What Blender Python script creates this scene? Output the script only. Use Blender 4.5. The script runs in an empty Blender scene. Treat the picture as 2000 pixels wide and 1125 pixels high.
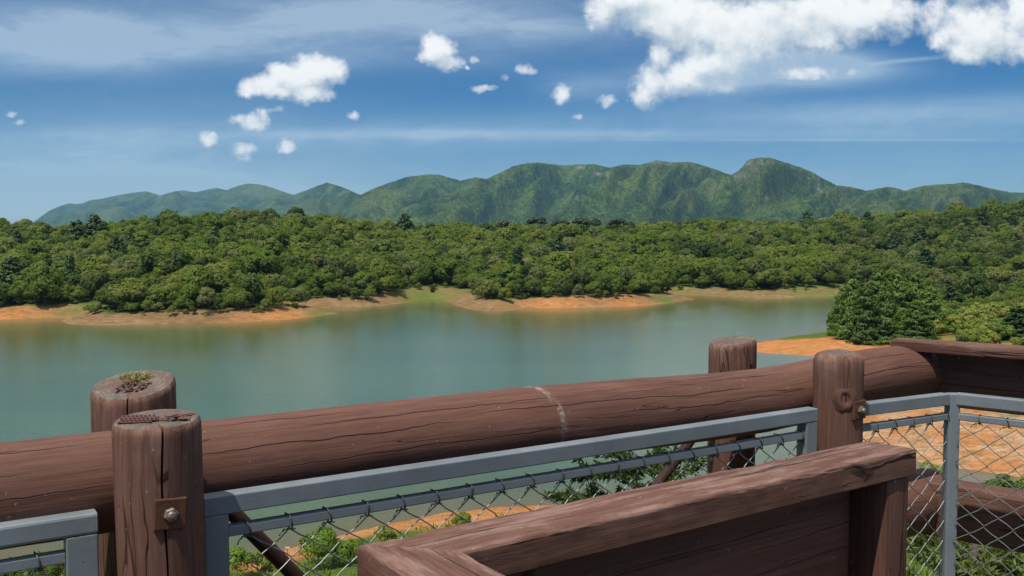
import bpy, bmesh, math, random
import numpy as np
from mathutils import Vector, Matrix

random.seed(7)
RNG = np.random.default_rng(11)
SC = bpy.context.scene
COL = SC.collection
EYE = 26.0                        # eye height above the lake
FOC = 1845.0                      # focal length in photograph pixels (2000 wide)
PITCH = math.atan(112.5 / FOC)
CP, SP = math.cos(PITCH), math.sin(PITCH)


# ------------------------------------------------------------------ helpers
def ray(px, py):
    a = (px - 1000) / FOC
    b = (562.5 - py) / FOC
    return a, CP + b * SP, -SP + b * CP


def at_z(px, py, z=0.0):
    r = ray(px, py)
    t = (z - EYE) / r[2]
    return r[0] * t, r[1] * t


def at_depth(px, py, d):
    r = ray(px, py)
    t = d / r[1]
    return Vector((r[0] * t, d, EYE + r[2] * t))


def tag(o, label=None, cat=None, group=None, kind=None):
    if label: o['label'] = label
    if cat: o['category'] = cat
    if group: o['group'] = group
    if kind: o['kind'] = kind
    return o


def thing(name, label, cat, loc=(0, 0, 0), rz=0.0, group=None):
    o = bpy.data.objects.new(name, None)
    o.empty_display_size = 0.2
    COL.objects.link(o)
    o.location = loc
    o.rotation_euler = (0, 0, rz)
    return tag(o, label, cat, group)


def link_mesh(name, me, parent=None, origin=None):
    o = bpy.data.objects.new(name, me)
    COL.objects.link(o)
    if parent is not None:
        o.parent = parent
    return o


class MB:
    """collects polygons, with a grain coordinate and a wear value per vertex"""
    def __init__(s):
        s.v, s.f, s.g, s.w, s.st = [], [], [], [], []

    def add(s, vs, fs, gs=None, ws=None, st=None):
        b = len(s.v)
        s.v += [tuple(p) for p in vs]
        s.f += [tuple(b + i for i in f) for f in fs]
        s.g += [tuple(p) for p in (gs if gs is not None else vs)]
        s.w += list(ws) if ws is not None else [0.0] * len(vs)
        s.st += list(st) if st is not None else [0.0] * len(vs)

    def build(s, name, mat, parent=None, smooth=False, sharp=None):
        me = bpy.data.meshes.new(name)
        off = parent.location if parent is not None else Vector((0, 0, 0))
        p = parent
        while p is not None and p.parent is not None:
            p = p.parent
        off = p.location if p is not None else Vector((0, 0, 0))
        me.from_pydata([(x - off[0], y - off[1], z - off[2]) for x, y, z in s.v], [], s.f)
        a = me.attributes.new('gco', 'FLOAT_VECTOR', 'POINT')
        a.data.foreach_set('vector', np.array(s.g, dtype=np.float32).ravel())
        a = me.attributes.new('wear_lit', 'FLOAT', 'POINT')
        a.data.foreach_set('value', np.array(s.w, dtype=np.float32))
        a = me.attributes.new('stain', 'FLOAT', 'POINT')
        a.data.foreach_set('value', np.array(s.st, dtype=np.float32))
        if smooth:
            me.polygons.foreach_set('use_smooth', [True] * len(me.polygons))
            if sharp:
                me.set_sharp_from_angle(angle=math.radians(sharp))
        me.materials.append(mat)
        return link_mesh(name, me, parent)


def frame_axes(d):
    d = Vector(d).normalized()
    up = Vector((0, 0, 1)) if abs(d.z) < 0.95 else Vector((1, 0, 0))
    u = up.cross(d).normalized()
    w = d.cross(u).normalized()
    return d, u, w


def tube(mb, pts, rad, seg=8, cap=True):
    pts = [Vector(p) for p in pts]
    n = len(pts)
    vs, gs, fs = [], [], []
    L = 0.0
    pu = None
    for i, p in enumerate(pts):
        d = (pts[min(i + 1, n - 1)] - pts[max(i - 1, 0)]).normalized()
        if pu is None:
            _, u, w = frame_axes(d)
        else:
            u = (pu - d * pu.dot(d)).normalized()
            w = d.cross(u)
        pu = u
        if i: L += (p - pts[i - 1]).length
        r = rad[i] if isinstance(rad, (list, tuple)) else rad
        for k in range(seg):
            a = 2 * math.pi * k / seg
            vs.append(p + (u * math.cos(a) + w * math.sin(a)) * r)
            gs.append((L, math.cos(a) * r, math.sin(a) * r))
    for i in range(n - 1):
        for k in range(seg):
            fs.append((i * seg + k, i * seg + (k + 1) % seg, (i + 1) * seg + (k + 1) % seg, (i + 1) * seg + k))
    if cap:
        fs.append(tuple(reversed(range(seg))))
        fs.append(tuple((n - 1) * seg + k for k in range(seg)))
    mb.add(vs, fs, gs)


def vnoise(x, y, seed=0):
    """smooth value noise, 0..1, vectorised"""
    x = np.asarray(x, float); y = np.asarray(y, float)
    xi = np.floor(x).astype(np.int64); yi = np.floor(y).astype(np.int64)
    fx = x - xi; fy = y - yi
    fx = fx * fx * fx * (fx * (fx * 6 - 15) + 10); fy = fy * fy * fy * (fy * (fy * 6 - 15) + 10)

    def h(a, b):
        n = (a * 374761393 + b * 668265263 + seed * 974634777) & 0xffffffff
        n = ((n ^ (n >> 13)) * 1274126177) & 0xffffffff
        n = n ^ (n >> 16)
        return (n & 0xffff) / 65535.0
    return (h(xi, yi) * (1 - fx) + h(xi + 1, yi) * fx) * (1 - fy) + (h(xi, yi + 1) * (1 - fx) + h(xi + 1, yi + 1) * fx) * fy


def fbm(x, y, oct=4, seed=0, gain=0.5):
    t = 0; a = 1.0; s = 0
    for o in range(oct):
        t = t + a * vnoise(np.asarray(x) * 2 ** o, np.asarray(y) * 2 ** o, seed + o * 17)
        s += a
        a *= gain
    return t / s


def sstep(a, b, x):
    t = np.clip((np.asarray(x, float) - a) / (b - a), 0, 1)
    return t * t * (3 - 2 * t)


# ------------------------------------------------------------------ node helpers
class NT:
    def __init__(s, tree):
        s.t = tree
        s.t.nodes.clear()

    def n(s, typ, **kw):
        nd = s.t.nodes.new(typ)
        for k, v in kw.items():
            setattr(nd, k, v)
        return nd

    def set(s, nd, key, val):
        sock = nd.inputs[key]
        if hasattr(val, 'is_output') or isinstance(val, bpy.types.NodeSocket):
            s.t.links.new(val, sock)
        else:
            sock.default_value = val

    def math(s, op, a, b=0.0, c=0.0, clamp=False):
        nd = s.n('ShaderNodeMath', operation=op, use_clamp=clamp)
        for i, v in enumerate((a, b, c)):
            s.set(nd, i, v)
        return nd.outputs[0]

    def vmath(s, op, a, b=(0, 0, 0)):
        nd = s.n('ShaderNodeVectorMath', operation=op)
        s.set(nd, 0, a); s.set(nd, 1, b)
        return nd.outputs['Value'] if op in ('DOT_PRODUCT', 'LENGTH', 'DISTANCE') else nd.outputs['Vector']

    def noise(s, vec, scale, detail=3.0, rough=0.5, dist=0.0, col=False):
        nd = s.n('ShaderNodeTexNoise')
        if vec is not None: s.set(nd, 'Vector', vec)
        nd.inputs['Scale'].default_value = scale
        nd.inputs['Detail'].default_value = detail
        nd.inputs['Roughness'].default_value = rough
        nd.inputs['Distortion'].default_value = dist
        return nd.outputs['Color' if col else 'Fac']

    def ramp(s, fac, stops, interp='LINEAR'):
        nd = s.n('ShaderNodeValToRGB')
        s.set(nd, 'Fac', fac)
        cr = nd.color_ramp
        cr.interpolation = interp
        while len(cr.elements) < len(stops):
            cr.elements.new(0.5)
        for e, (p, c) in zip(cr.elements, stops):
            e.position = p
            e.color = (*c, 1) if len(c) == 3 else c
        return nd.outputs['Color']

    def mix(s, fac, a, b, blend='MIX'):
        nd = s.n('ShaderNodeMix', data_type='RGBA', blend_type=blend)
        s.set(nd, 0, fac)
        for k, v in ((6, a), (7, b)):
            if isinstance(v, tuple) and len(v) == 3: v = (*v, 1)
            s.set(nd, k, v)
        return nd.outputs[2]

    def smooth(s, x, a, b, to0=0.0, to1=1.0):
        nd = s.n('ShaderNodeMapRange', interpolation_type='SMOOTHSTEP')
        s.set(nd, 'Value', x)
        nd.inputs['From Min'].default_value = a
        nd.inputs['From Max'].default_value = b
        nd.inputs['To Min'].default_value = to0
        nd.inputs['To Max'].default_value = to1
        return nd.outputs[0]

    def attr(s, name, out='Fac'):
        nd = s.n('ShaderNodeAttribute')
        nd.attribute_name = name
        return nd.outputs[out]

    def bump(s, h, strength=0.3, dist=0.01, normal=None):
        nd = s.n('ShaderNodeBump')
        nd.inputs['Strength'].default_value = strength
        nd.inputs['Distance'].default_value = dist
        s.set(nd, 'Height', h)
        if normal is not None: s.set(nd, 'Normal', normal)
        return nd.outputs['Normal']

    def scale(s, vec, xyz):
        return s.vmath('MULTIPLY', vec, xyz)


def new_mat(name):
    m = bpy.data.materials.new(name)
    m.use_nodes = True
    t = NT(m.node_tree)
    out = t.n('ShaderNodeOutputMaterial')
    bs = t.n('ShaderNodeBsdfPrincipled')
    t.t.links.new(bs.outputs[0], out.inputs['Surface'])
    return m, t, bs


def wood_mat(name, dark, mid, light, crack=1.0, gs=1.0, checks=None):
    m, t, bs = new_mat(name)
    g = t.attr('gco', 'Vector')
    wear_lit = t.attr('wear_lit'); stain = t.attr('stain')
    rnd = t.n('ShaderNodeObjectInfo').outputs['Random']
    off = t.n('ShaderNodeCombineXYZ')
    t.set(off, 'X', t.math('MULTIPLY', rnd, 37.0)); t.set(off, 'Y', t.math('MULTIPLY', rnd, 11.0))
    g2 = t.vmath('ADD', g, off.outputs[0])
    fine = t.noise(t.scale(g2, (3.0, 75, 75)), 1.0 * gs, 5, 0.62)
    broad = t.noise(t.scale(g2, (1.6, 7, 7)), 1.0, 4, 0.6)
    blot = t.noise(g2, 16, 4, 0.65)
    f = t.math('ADD', t.math('MULTIPLY', fine, 0.5), t.math('MULTIPLY', broad, 0.5))
    col = t.ramp(f, [(0.30, dark), (0.5, mid), (0.70, light)])
    # faded, rubbed paint; on the log top mostly sunlight put into the colour
    wf = t.math('MULTIPLY', wear_lit, t.smooth(t.noise(t.scale(g2, (5.0, 34, 34)), 1.0, 5, 0.7), 0.42, 0.66))
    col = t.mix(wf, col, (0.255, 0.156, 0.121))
    col = t.mix(t.math('MULTIPLY', t.smooth(blot, 0.60, 0.78), 0.35), col, (0.05, 0.036, 0.03))
    # long drying cracks: contour lines of a stretched noise
    cn = t.noise(t.scale(g2, (0.42, 9, 9)), 1.0, 3.0, 0.5, 0.0)
    ln = t.math('ABSOLUTE', t.math('SUBTRACT', cn, 0.5))
    msk = t.smooth(t.noise(t.scale(g2, (0.7, 5, 5)), 1.0, 2, 0.5), 0.42, 0.56)
    wid = t.math('MULTIPLY', msk, 0.0075 * crack)
    cr = t.math('SUBTRACT', 1.0, t.math('DIVIDE', ln, t.math('MAXIMUM', wid, 0.0001)), clamp=True)
    cr = t.math('MULTIPLY', t.math('POWER', cr, 0.6), msk)
    col = t.mix(t.math('MULTIPLY', cr, 0.78), col, (0.006, 0.004, 0.003))
    cn = t.noise(t.scale(g2, (0.55, 26, 26)), 1.0, 2.0, 0.5, 0.0)
    ln = t.math('ABSOLUTE', t.math('SUBTRACT', cn, 0.5))
    msk2 = t.smooth(t.noise(t.scale(g2, (1.1, 9, 9)), 1.0, 2, 0.5), 0.52, 0.66)
    cr2 = t.math('MULTIPLY', t.math('SUBTRACT', 1.0, t.math('DIVIDE', ln, t.math('MAXIMUM', t.math('MULTIPLY', msk2, 0.012 * crack), 0.0001)), clamp=True), msk2)
    col = t.mix(t.math('MULTIPLY', cr2, 0.6), col, (0.012, 0.007, 0.005))
    vo = t.n('ShaderNodeTexVoronoi', feature='DISTANCE_TO_EDGE')
    wv = t.vmath('ADD', t.scale(g2, (0.55, 17, 17)), t.vmath('MULTIPLY', t.noise(t.scale(g2, (3, 12, 12)), 1.0, 3, 0.6, col=True), (0.10, 0.5, 0.5)))
    t.set(vo, 'Vector', wv); vo.inputs['Scale'].default_value = 1.0
    m3 = t.smooth(t.noise(t.scale(g2, (0.9, 8, 8)), 1.0, 2, 0.5), 0.50, 0.62)
    cr3 = t.math('MULTIPLY', t.math('SUBTRACT', 1.0, t.math('DIVIDE', vo.outputs['Distance'], t.math('MAXIMUM', t.math('MULTIPLY', m3, 0.030 * crack), 0.0001)), clamp=True), m3)
    col = t.mix(t.math('MULTIPLY', cr3, 0.75), col, (0.010, 0.006, 0.005))
    if checks:                       # long checks along the log: (from, to, angle on the log)
        sg = t.n('ShaderNodeSeparateXYZ'); t.set(sg, 0, g)
        ang = t.math('ARCTAN2', sg.outputs[2], sg.outputs[1])
        x = sg.outputs[0]
        for i, (x0, x1, a0) in enumerate(checks):
            cx = t.n('ShaderNodeCombineXYZ'); t.set(cx, 0, x); cx.inputs[1].default_value = i * 7.3
            wob = t.math('MULTIPLY', t.math('SUBTRACT', t.noise(cx.outputs[0], 2.6, 4, 0.62), 0.5), 0.36)
            a_ = math.radians(a0)
            if a_ > math.pi: a_ -= 2 * math.pi
            da = t.math('ABSOLUTE', t.math('SUBTRACT', ang, t.math('ADD', wob, a_)))
            env = t.math('MULTIPLY', t.smooth(x, x0, x0 + 0.22), t.smooth(x, x1 - 0.22, x1, 1.0, 0.0))
            env = t.math('MULTIPLY', env, t.math('ADD', 0.45, t.noise(cx.outputs[0], 7, 3, 0.6)))
            k = t.math('SUBTRACT', 1.0, t.math('DIVIDE', da, t.math('MAXIMUM', t.math('MULTIPLY', env, 0.0165), 0.00001)), clamp=True)
            k = t.math('MULTIPLY', t.math('POWER', k, 0.5), t.smooth(env, 0.03, 0.3))
            cr = t.math('MAXIMUM', cr, k)
            col = t.mix(t.math('MULTIPLY', k, 0.9), col, (0.006, 0.004, 0.003))
    # pale specks and droppings
    sp = t.noise(g2, 70, 2, 0.5)
    col = t.mix(t.math('MULTIPLY', t.smooth(sp, 0.72, 0.76), 0.55), col, (0.42, 0.36, 0.30))
    sn = t.math('MULTIPLY', stain, t.smooth(t.noise(g2, 60, 4, 0.7), 0.38, 0.66))
    col = t.mix(t.math('MULTIPLY', sn, .8), col, (0.42, 0.38, 0.34))
    t.set(bs, 'Base Color', col)
    t.set(bs, 'Roughness', t.smooth(broad, 0.3, 0.7, 0.66, 0.85))
    bs.inputs['Specular IOR Level'].default_value = 0.22
    h = t.math('ADD', t.math('MULTIPLY', fine, 0.65), t.math('ADD', t.math('MULTIPLY', cr, -1.8), t.math('MULTIPLY', cr3, -1.6)))
    t.set(bs, 'Normal', t.bump(h, 0.55, 0.006))
    return m


def endgrain_mat():
    m, t, bs = new_mat('weathered_end_grain')
    g = t.attr('gco', 'Vector')
    n1 = t.noise(g, 22, 5, 0.7)
    n2 = t.noise(g, 110, 3, 0.6)
    sx = t.n('ShaderNodeSeparateXYZ'); t.set(sx, 0, g)
    rr = t.math('SQRT', t.math('ADD', t.math('POWER', sx.outputs[1], 2.0), t.math('POWER', sx.outputs[2], 2.0)))
    rings = t.math('SINE', t.math('ADD', t.math('MULTIPLY', rr, 520.0), t.math('MULTIPLY', n1, 9.0)))
    col = t.ramp(t.math('ADD', t.math('MULTIPLY', n1, 0.7), t.math('MULTIPLY', n2, 0.3)),
                 [(0.3, (0.055, 0.04, 0.034)), (0.5, (0.15, 0.115, 0.09)), (0.68, (0.26, 0.21, 0.16))])
    col = t.mix(t.math('MULTIPLY', t.smooth(rings, 0.2, 1.0), 0.22), col, (0.05, 0.035, 0.03))
    col = t.mix(t.math('MULTIPLY', t.smooth(t.noise(g, 9, 3, 0.6), 0.5, 0.65), 0.6), col, (0.13, 0.05, 0.036))
    t.set(bs, 'Base Color', col)
    bs.inputs['Roughness'].default_value = 0.85
    t.set(bs, 'Normal', t.bump(t.math('ADD', n2, t.math('MULTIPLY', rings, 0.1)), 0.7, 0.006))
    return m


def simple_mat(name, c1, c2, scale, rough=0.6, metal=0.0, bump=0.2, bd=0.003, spec=0.5, coord='Object'):
    m, t, bs = new_mat(name)
    tc = t.n('ShaderNodeTexCoord').outputs[coord]
    n1 = t.noise(tc, scale, 5, 0.6)
    n2 = t.noise(tc, scale * 7, 3, 0.6)
    f = t.math('ADD', t.math('MULTIPLY', n1, 0.65), t.math('MULTIPLY', n2, 0.35))
    t.set(bs, 'Base Color', t.ramp(f, [(0.33, c1), (0.67, c2)]))
    bs.inputs['Roughness'].default_value = rough
    bs.inputs['Metallic'].default_value = metal
    bs.inputs['Specular IOR Level'].default_value = spec
    t.set(bs, 'Normal', t.bump(f, bump, bd))
    return m


def steel_mat():
    m, t, bs = new_mat('blue_grey_paint')
    tc = t.n('ShaderNodeTexCoord').outputs['Object']
    n1 = t.noise(tc, 5, 5, 0.65)
    n2 = t.noise(tc, 60, 3, 0.6)
    col = t.ramp(n1, [(0.3, (0.162, 0.192, 0.208)), (0.7, (0.215, 0.25, 0.268))])
    geo = t.n('ShaderNodeNewGeometry')
    edge = t.smooth(geo.outputs['Pointiness'], 0.53, 0.60)
    col = t.mix(t.math('MULTIPLY', edge, t.smooth(n2, 0.4, 0.62)), col, (0.30, 0.30, 0.27))
    chips = t.smooth(t.noise(tc, 38, 4, 0.6), 0.70, 0.74)
    col = t.mix(t.math('MULTIPLY', chips, 0.8), col, (0.16, 0.085, 0.05))
    t.set(bs, 'Base Color', col)
    t.set(bs, 'Roughness', t.smooth(n1, 0.3, 0.7, 0.36, 0.52))
    t.set(bs, 'Normal', t.bump(t.math('ADD', n2, t.math('MULTIPLY', n1, 0.6)), 0.16, 0.003))
    return m


def leaf_mat(name, stops, rough=0.6, trans=0.5, sat=0.35, scale=0.9):
    """foliage: colour varies per tree, per clump and per leaf"""
    m, t, bs = new_mat(name)
    rnd = t.n('ShaderNodeObjectInfo').outputs['Random']
    lv = t.attr('lv')
    tc = t.n('ShaderNodeTexCoord').outputs['Object']
    cl = t.noise(tc, scale, 3, 0.6)
    loc = t.n('ShaderNodeObjectInfo').outputs['Location']
    pn = t.math('MULTIPLY', t.math('SUBTRACT', t.noise(loc, 0.021, 3, 0.6), 0.5), 1.5)      # stands of like-coloured trees
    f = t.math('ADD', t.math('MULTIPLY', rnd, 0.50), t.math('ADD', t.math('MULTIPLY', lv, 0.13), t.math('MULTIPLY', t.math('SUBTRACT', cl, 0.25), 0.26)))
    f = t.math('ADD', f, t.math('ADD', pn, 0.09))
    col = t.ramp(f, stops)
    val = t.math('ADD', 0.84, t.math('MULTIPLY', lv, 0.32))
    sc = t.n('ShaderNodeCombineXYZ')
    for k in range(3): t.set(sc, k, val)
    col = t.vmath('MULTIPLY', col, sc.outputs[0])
    t.set(bs, 'Base Color', col)
    bs.inputs['Roughness'].default_value = rough
    bs.inputs['Specular IOR Level'].default_value = 0.25
    tr = t.n('ShaderNodeBsdfTranslucent')
    t.set(tr, 'Color', t.vmath('MULTIPLY', col, (1.1, 1.25, 0.6)))
    mx = t.n('ShaderNodeMixShader')
    mx.inputs[0].default_value = trans
    t.t.links.new(bs.outputs[0], mx.inputs[1]); t.t.links.new(tr.outputs[0], mx.inputs[2])
    out = [n for n in t.t.nodes if n.type == 'OUTPUT_MATERIAL'][0]
    t.t.links.new(mx.outputs[0], out.inputs['Surface'])
    return m


M = {}
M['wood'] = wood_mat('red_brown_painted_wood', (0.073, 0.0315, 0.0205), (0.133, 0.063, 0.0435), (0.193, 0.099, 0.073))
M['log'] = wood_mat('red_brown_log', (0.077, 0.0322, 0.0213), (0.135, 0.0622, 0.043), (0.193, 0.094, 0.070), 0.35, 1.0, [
    (-.9, .5, 118), (-1.1, .35, 148), (-.6, .55, 171), (-1.0, .3, 192), (.62, 1.55, 150), (.95, 1.95, 127), (.8, 2.1, 176), (1.5, 2.9, 142), (2.05, 3.1, 163),
    (1.2, 2.5, 199), (.7, 1.25, 110), (2.6, 3.1, 118), (3.25, 4.1, 156), (3.4, 4.0, 124), (3.2, 3.9, 188)])
M['brace'] = wood_mat('dark_brace_wood', (0.03, 0.017, 0.013), (0.05, 0.028, 0.022), (0.075, 0.042, 0.034), 0.6)
M['wood_dark'] = wood_mat('dark_brown_painted_wood', (0.092, 0.041, 0.029), (0.158, 0.073, 0.053), (0.225, 0.112, 0.085), 0.6)
M['post'] = wood_mat('brown_post_wood', (0.070, 0.031, 0.020), (0.132, 0.063, 0.043), (0.20, 0.105, 0.077), 0.7)
M['end'] = endgrain_mat()
M['steel'] = steel_mat()
M['wire'] = simple_mat('galvanised_wire', (0.20, 0.22, 0.225), (0.34, 0.36, 0.36), 30, 0.42, 0.55, 0.1)
M['tie'] = simple_mat('dull_tie_wire', (0.07, 0.075, 0.08), (0.16, 0.17, 0.175), 40, 0.5, 0.5, 0.1)
M['rust'] = simple_mat('rusty_plate', (0.075, 0.026, 0.012), (0.155, 0.062, 0.03), 18, 0.75, 0.15, 0.5)
M['rust2'] = simple_mat('rusty_nail_plate', (0.09, 0.035, 0.026), (0.2, 0.095, 0.075), 30, 0.8, 0.1, 0.5)
M['bolt'] = simple_mat('weathered_zinc', (0.13, 0.085, 0.055), (0.40, 0.36, 0.30), 45, 0.5, 0.5, 0.4)
M['bark'] = simple_mat('bark', (0.035, 0.026, 0.02), (0.11, 0.085, 0.065), 5, 0.9, 0, 0.6, 0.03)
M['white'] = simple_mat('white_board', (0.62, 0.62, 0.58), (0.80, 0.80, 0.77), 8, 0.6, 0, 0.1)
M['moss'] = leaf_mat('dry_moss', [(0.2, (0.20, 0.18, 0.07)), (0.6, (0.42, 0.38, 0.17)), (0.9, (0.62, 0.57, 0.33))], 0.8, 0.2)

M['leaf'] = leaf_mat('broadleaf', [(0.05, (0.088, 0.132, 0.017)), (0.25, (0.122, 0.178, 0.021)), (0.42, (0.142, 0.200, 0.024)),
                                   (0.6, (0.178, 0.222, 0.032)), (0.78, (0.212, 0.236, 0.047)), (0.95, (0.235, 0.242, 0.075))])
M['leaf_grey'] = leaf_mat('grey_broadleaf', [(0.1, (0.125, 0.150, 0.040)), (0.5, (0.185, 0.205, 0.068)), (0.9, (0.25, 0.255, 0.11))])
M['leaf_dark'] = leaf_mat('dark_broadleaf', [(0.1, (0.056, 0.092, 0.016)), (0.5, (0.088, 0.135, 0.023)), (0.9, (0.120, 0.172, 0.032))])
M['leaf_bright'] = leaf_mat('bright_shrub', [(0.1, (0.09, 0.15, 0.018)), (0.45, (0.165, 0.23, 0.028)), (0.75, (0.24, 0.265, 0.044)), (0.95, (0.30, 0.29, 0.08))], 0.5, 0.3, scale=2.5)
M['leaf_fresh'] = leaf_mat('fresh_green_shrub', [(0.1, (0.075, 0.15, 0.016)), (0.5, (0.14, 0.24, 0.024)), (0.9, (0.24, 0.32, 0.045))], 0.5, 0.35, scale=3)
M['needle'] = leaf_mat('pine_needles', [(0.1, (0.066, 0.118, 0.020)), (0.5, (0.130, 0.215, 0.036)), (0.9, (0.20, 0.29, 0.056))], 0.5, 0.34, scale=0.6)
M['conifer'] = leaf_mat('dark_conifer_needles', [(0.1, (0.026, 0.055, 0.014)), (0.5, (0.048, 0.090, 0.022)), (0.9, (0.08, 0.13, 0.034))], 0.5, 0.2, scale=0.6)
M['needle_dark'] = leaf_mat('araucaria_needles', [(0.1, (0.028, 0.046, 0.013)), (0.5, (0.046, 0.066, 0.019)), (0.9, (0.07, 0.088, 0.028))], 0.5, 0.1)
M['needle_near'] = leaf_mat('olive_needles', [(0.1, (0.05, 0.08, 0.018)), (0.5, (0.10, 0.14, 0.028)), (0.9, (0.19, 0.20, 0.05))], 0.5, 0.25, scale=3)
M['grass'] = leaf_mat('grass_blades', [(0.1, (0.10, 0.17, 0.02)), (0.5, (0.18, 0.26, 0.035)), (0.9, (0.32, 0.33, 0.09))], 0.6, 0.3, scale=0.3)
M['wood_floor'] = wood_mat('deck_boards', (0.06, 0.045, 0.035), (0.12, 0.09, 0.07), (0.2, 0.16, 0.13), 0.8)

# ------------------------------------------------------------------ lake outline -> terrain
SHORE = [  # (photo x, photo y of the waterline, kind of bank)
    (-900, 640, 'far'), (-300, 628, 'far'), (0, 624, 'far'), (80, 622, 'far'), (130, 621, 'far'), (112, 626, 'far'), (128, 632, 'far'),
    (160, 634.5, 'far'), (220, 635, 'far'), (285, 635, 'far'), (345, 633.5, 'far'), (400, 632, 'far'), (455, 630.5, 'far'), (500, 628, 'far'), (560, 624, 'far'), (620, 618, 'far'), (657, 612.5, 'far'),
    (640, 608.5, 'far'), (600, 605, 'far'), (597, 602.5, 'far'), (650, 602, 'far'), (700, 601, 'far'), (738, 598.5, 'far'),
    (755, 596, 'far'), (790, 591, 'far'), (815, 586, 'far'), (840, 584, 'far'), (865, 585, 'far'), (880, 592, 'far'), (900, 600, 'far'),
    (925, 605, 'far'), (960, 607.5, 'far'), (1000, 606.5, 'far'), (1028, 602, 'far'), (1060, 602, 'far'), (1130, 602, 'far'), (1200, 599.5, 'far'),
    (1290, 595, 'far'), (1335, 588, 'far'), (1354, 585, 'far'), (1340, 580, 'far'), (1318, 575, 'far'), (1360, 576, 'far'), (1420, 580, 'far'),
    (1480, 582.5, 'far'), (1550, 581.5, 'far'), (1620, 578, 'far'), (1700, 575, 'far'), (1745, 582, 'far'), (1735, 595, 'pen'), (1690, 610, 'pen'),
    (1640, 632, 'pen'), (1610, 648, 'pen'), (1560, 655, 'pen'), (1520, 661, 'pen'), (1478, 669, 'pen'), (1440, 679, 'pen'), (1480, 689, 'pen'),
    (1540, 692, 'pen'), (1590, 696, 'pen'), (1650, 700, 'pen'), (1720, 706, 'pen'), (1765, 730, 'rb'), (1740, 760, 'rb'), (1690, 790, 'rb'),
    (1660, 820, 'rb'), (1660, 856, 'rb'), (1700, 884, 'rb'), (1740, 897, 'rb'), (1800, 903, 'rb'), (1879, 916, 'rb'), (1950, 926, 'rb'),
    (2000, 934, 'rb'), (2070, 941, 'rb'), (2110, 957, 'near'), (2040, 972, 'near'), (1950, 972, 'near'), (1860, 966, 'near'), (1780, 968, 'near'),
    (1690, 975, 'near'), (1600, 982, 'near'), (1500, 988, 'near'), (1300, 993, 'near'), (1150, 990, 'near'), (1040, 992, 'near'),
    (960, 996, 'near'), (860, 1006, 'near'), (760, 1026, 'near'), (670, 1046, 'near'), (560, 1076, 'near'), (482, 1091, 'near'),
    (400, 1088, 'near'), (300, 1085, 'near'), (150, 1086, 'near'), (0, 1092, 'near'), (-300, 1108, 'near'), (-900, 1150, 'near')]
_w = []
for i, (a, b, k) in enumerate(SHORE):      # resample with a little natural wobble
    a2, b2, k2 = SHORE[(i + 1) % len(SHORE)]
    P = at_z(a, b); Q = at_z(a2, b2)
    L = math.hypot(Q[0] - P[0], Q[1] - P[1])
    n = max(1, int(L / 7)) if i < len(SHORE) - 1 else 1
    for j in range(n):
        u = j / n
        x = P[0] + (Q[0] - P[0]) * u; y = P[1] + (Q[1] - P[1]) * u
        _w.append((x, y, k))
POLY = np.array([(p[0], p[1]) for p in _w])
POLY += (np.stack([vnoise(POLY[:, 0] / 9, POLY[:, 1] / 9, 3), vnoise(POLY[:, 0] / 9, POLY[:, 1] / 9, 5)], 1) - 0.5) * 2.6
KIND = [p[2] for p in _w]


def shore_dist(X, Y):
    """signed distance to the lake edge (positive on land) and the weight of each kind of bank"""
    shp = X.shape
    X = X.ravel(); Y = Y.ravel()
    D = {k: np.full(X.shape, 1e9) for k in ('far', 'pen', 'rb', 'near')}
    inside = np.zeros(X.shape, bool)
    n = len(POLY)
    for i in range(n):
        ax, ay = POLY[i]; bx, by = POLY[(i + 1) % n]
        dx, dy = bx - ax, by - ay
        t = np.clip(((X - ax) * dx + (Y - ay) * dy) / (dx * dx + dy * dy + 1e-9), 0, 1)
        d = (X - ax - t * dx) ** 2 + (Y - ay - t * dy) ** 2
        if i < n - 1: D[KIND[i]] = np.minimum(D[KIND[i]], d)   # the last edge only closes the outline far to the left
        c = (ay > Y) != (by > Y)
        if c.any():
            xi = ax + (Y - ay) * dx / (dy if abs(dy) > 1e-9 else 1e-9)
            inside ^= c & (X < xi)
    for k in D: D[k] = np.sqrt(D[k])
    s = np.minimum(np.minimum(D['far'], D['pen']), np.minimum(D['rb'], D['near']))
    W = {k: 1.0 / (D[k] + 0.3) ** 4 for k in D}
    tot = sum(W.values())
    W = {k: (W[k] / tot).reshape(shp) for k in W}
    return np.where(inside, -s, s).reshape(shp), W


RX = [-900, -400, 0, 100, 180, 250, 330, 420, 500, 560, 640, 720, 790, 850, 950, 1050, 1250, 1400, 1500, 1600, 1700, 1800, 1900, 2000, 2300, 2800]
RY = [430, 435, 443, 460, 456, 444, 430, 421, 417, 423, 434, 448, 458, 461, 458, 457, 455, 454, 453, 450, 442, 435, 424, 419, 412, 408]
RD = [470, 470, 470, 480, 480, 480, 480, 480, 480, 490, 510, 540, 580, 620, 560, 540, 560, 600, 640, 680, 700, 700, 680, 640, 600, 600]
RL = [190, 190, 180, 180, 180, 180, 180, 185, 185, 185, 185, 190, 200, 210, 200, 200, 205, 215, 230, 260, 300, 320, 320, 300, 280, 280]


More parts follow.
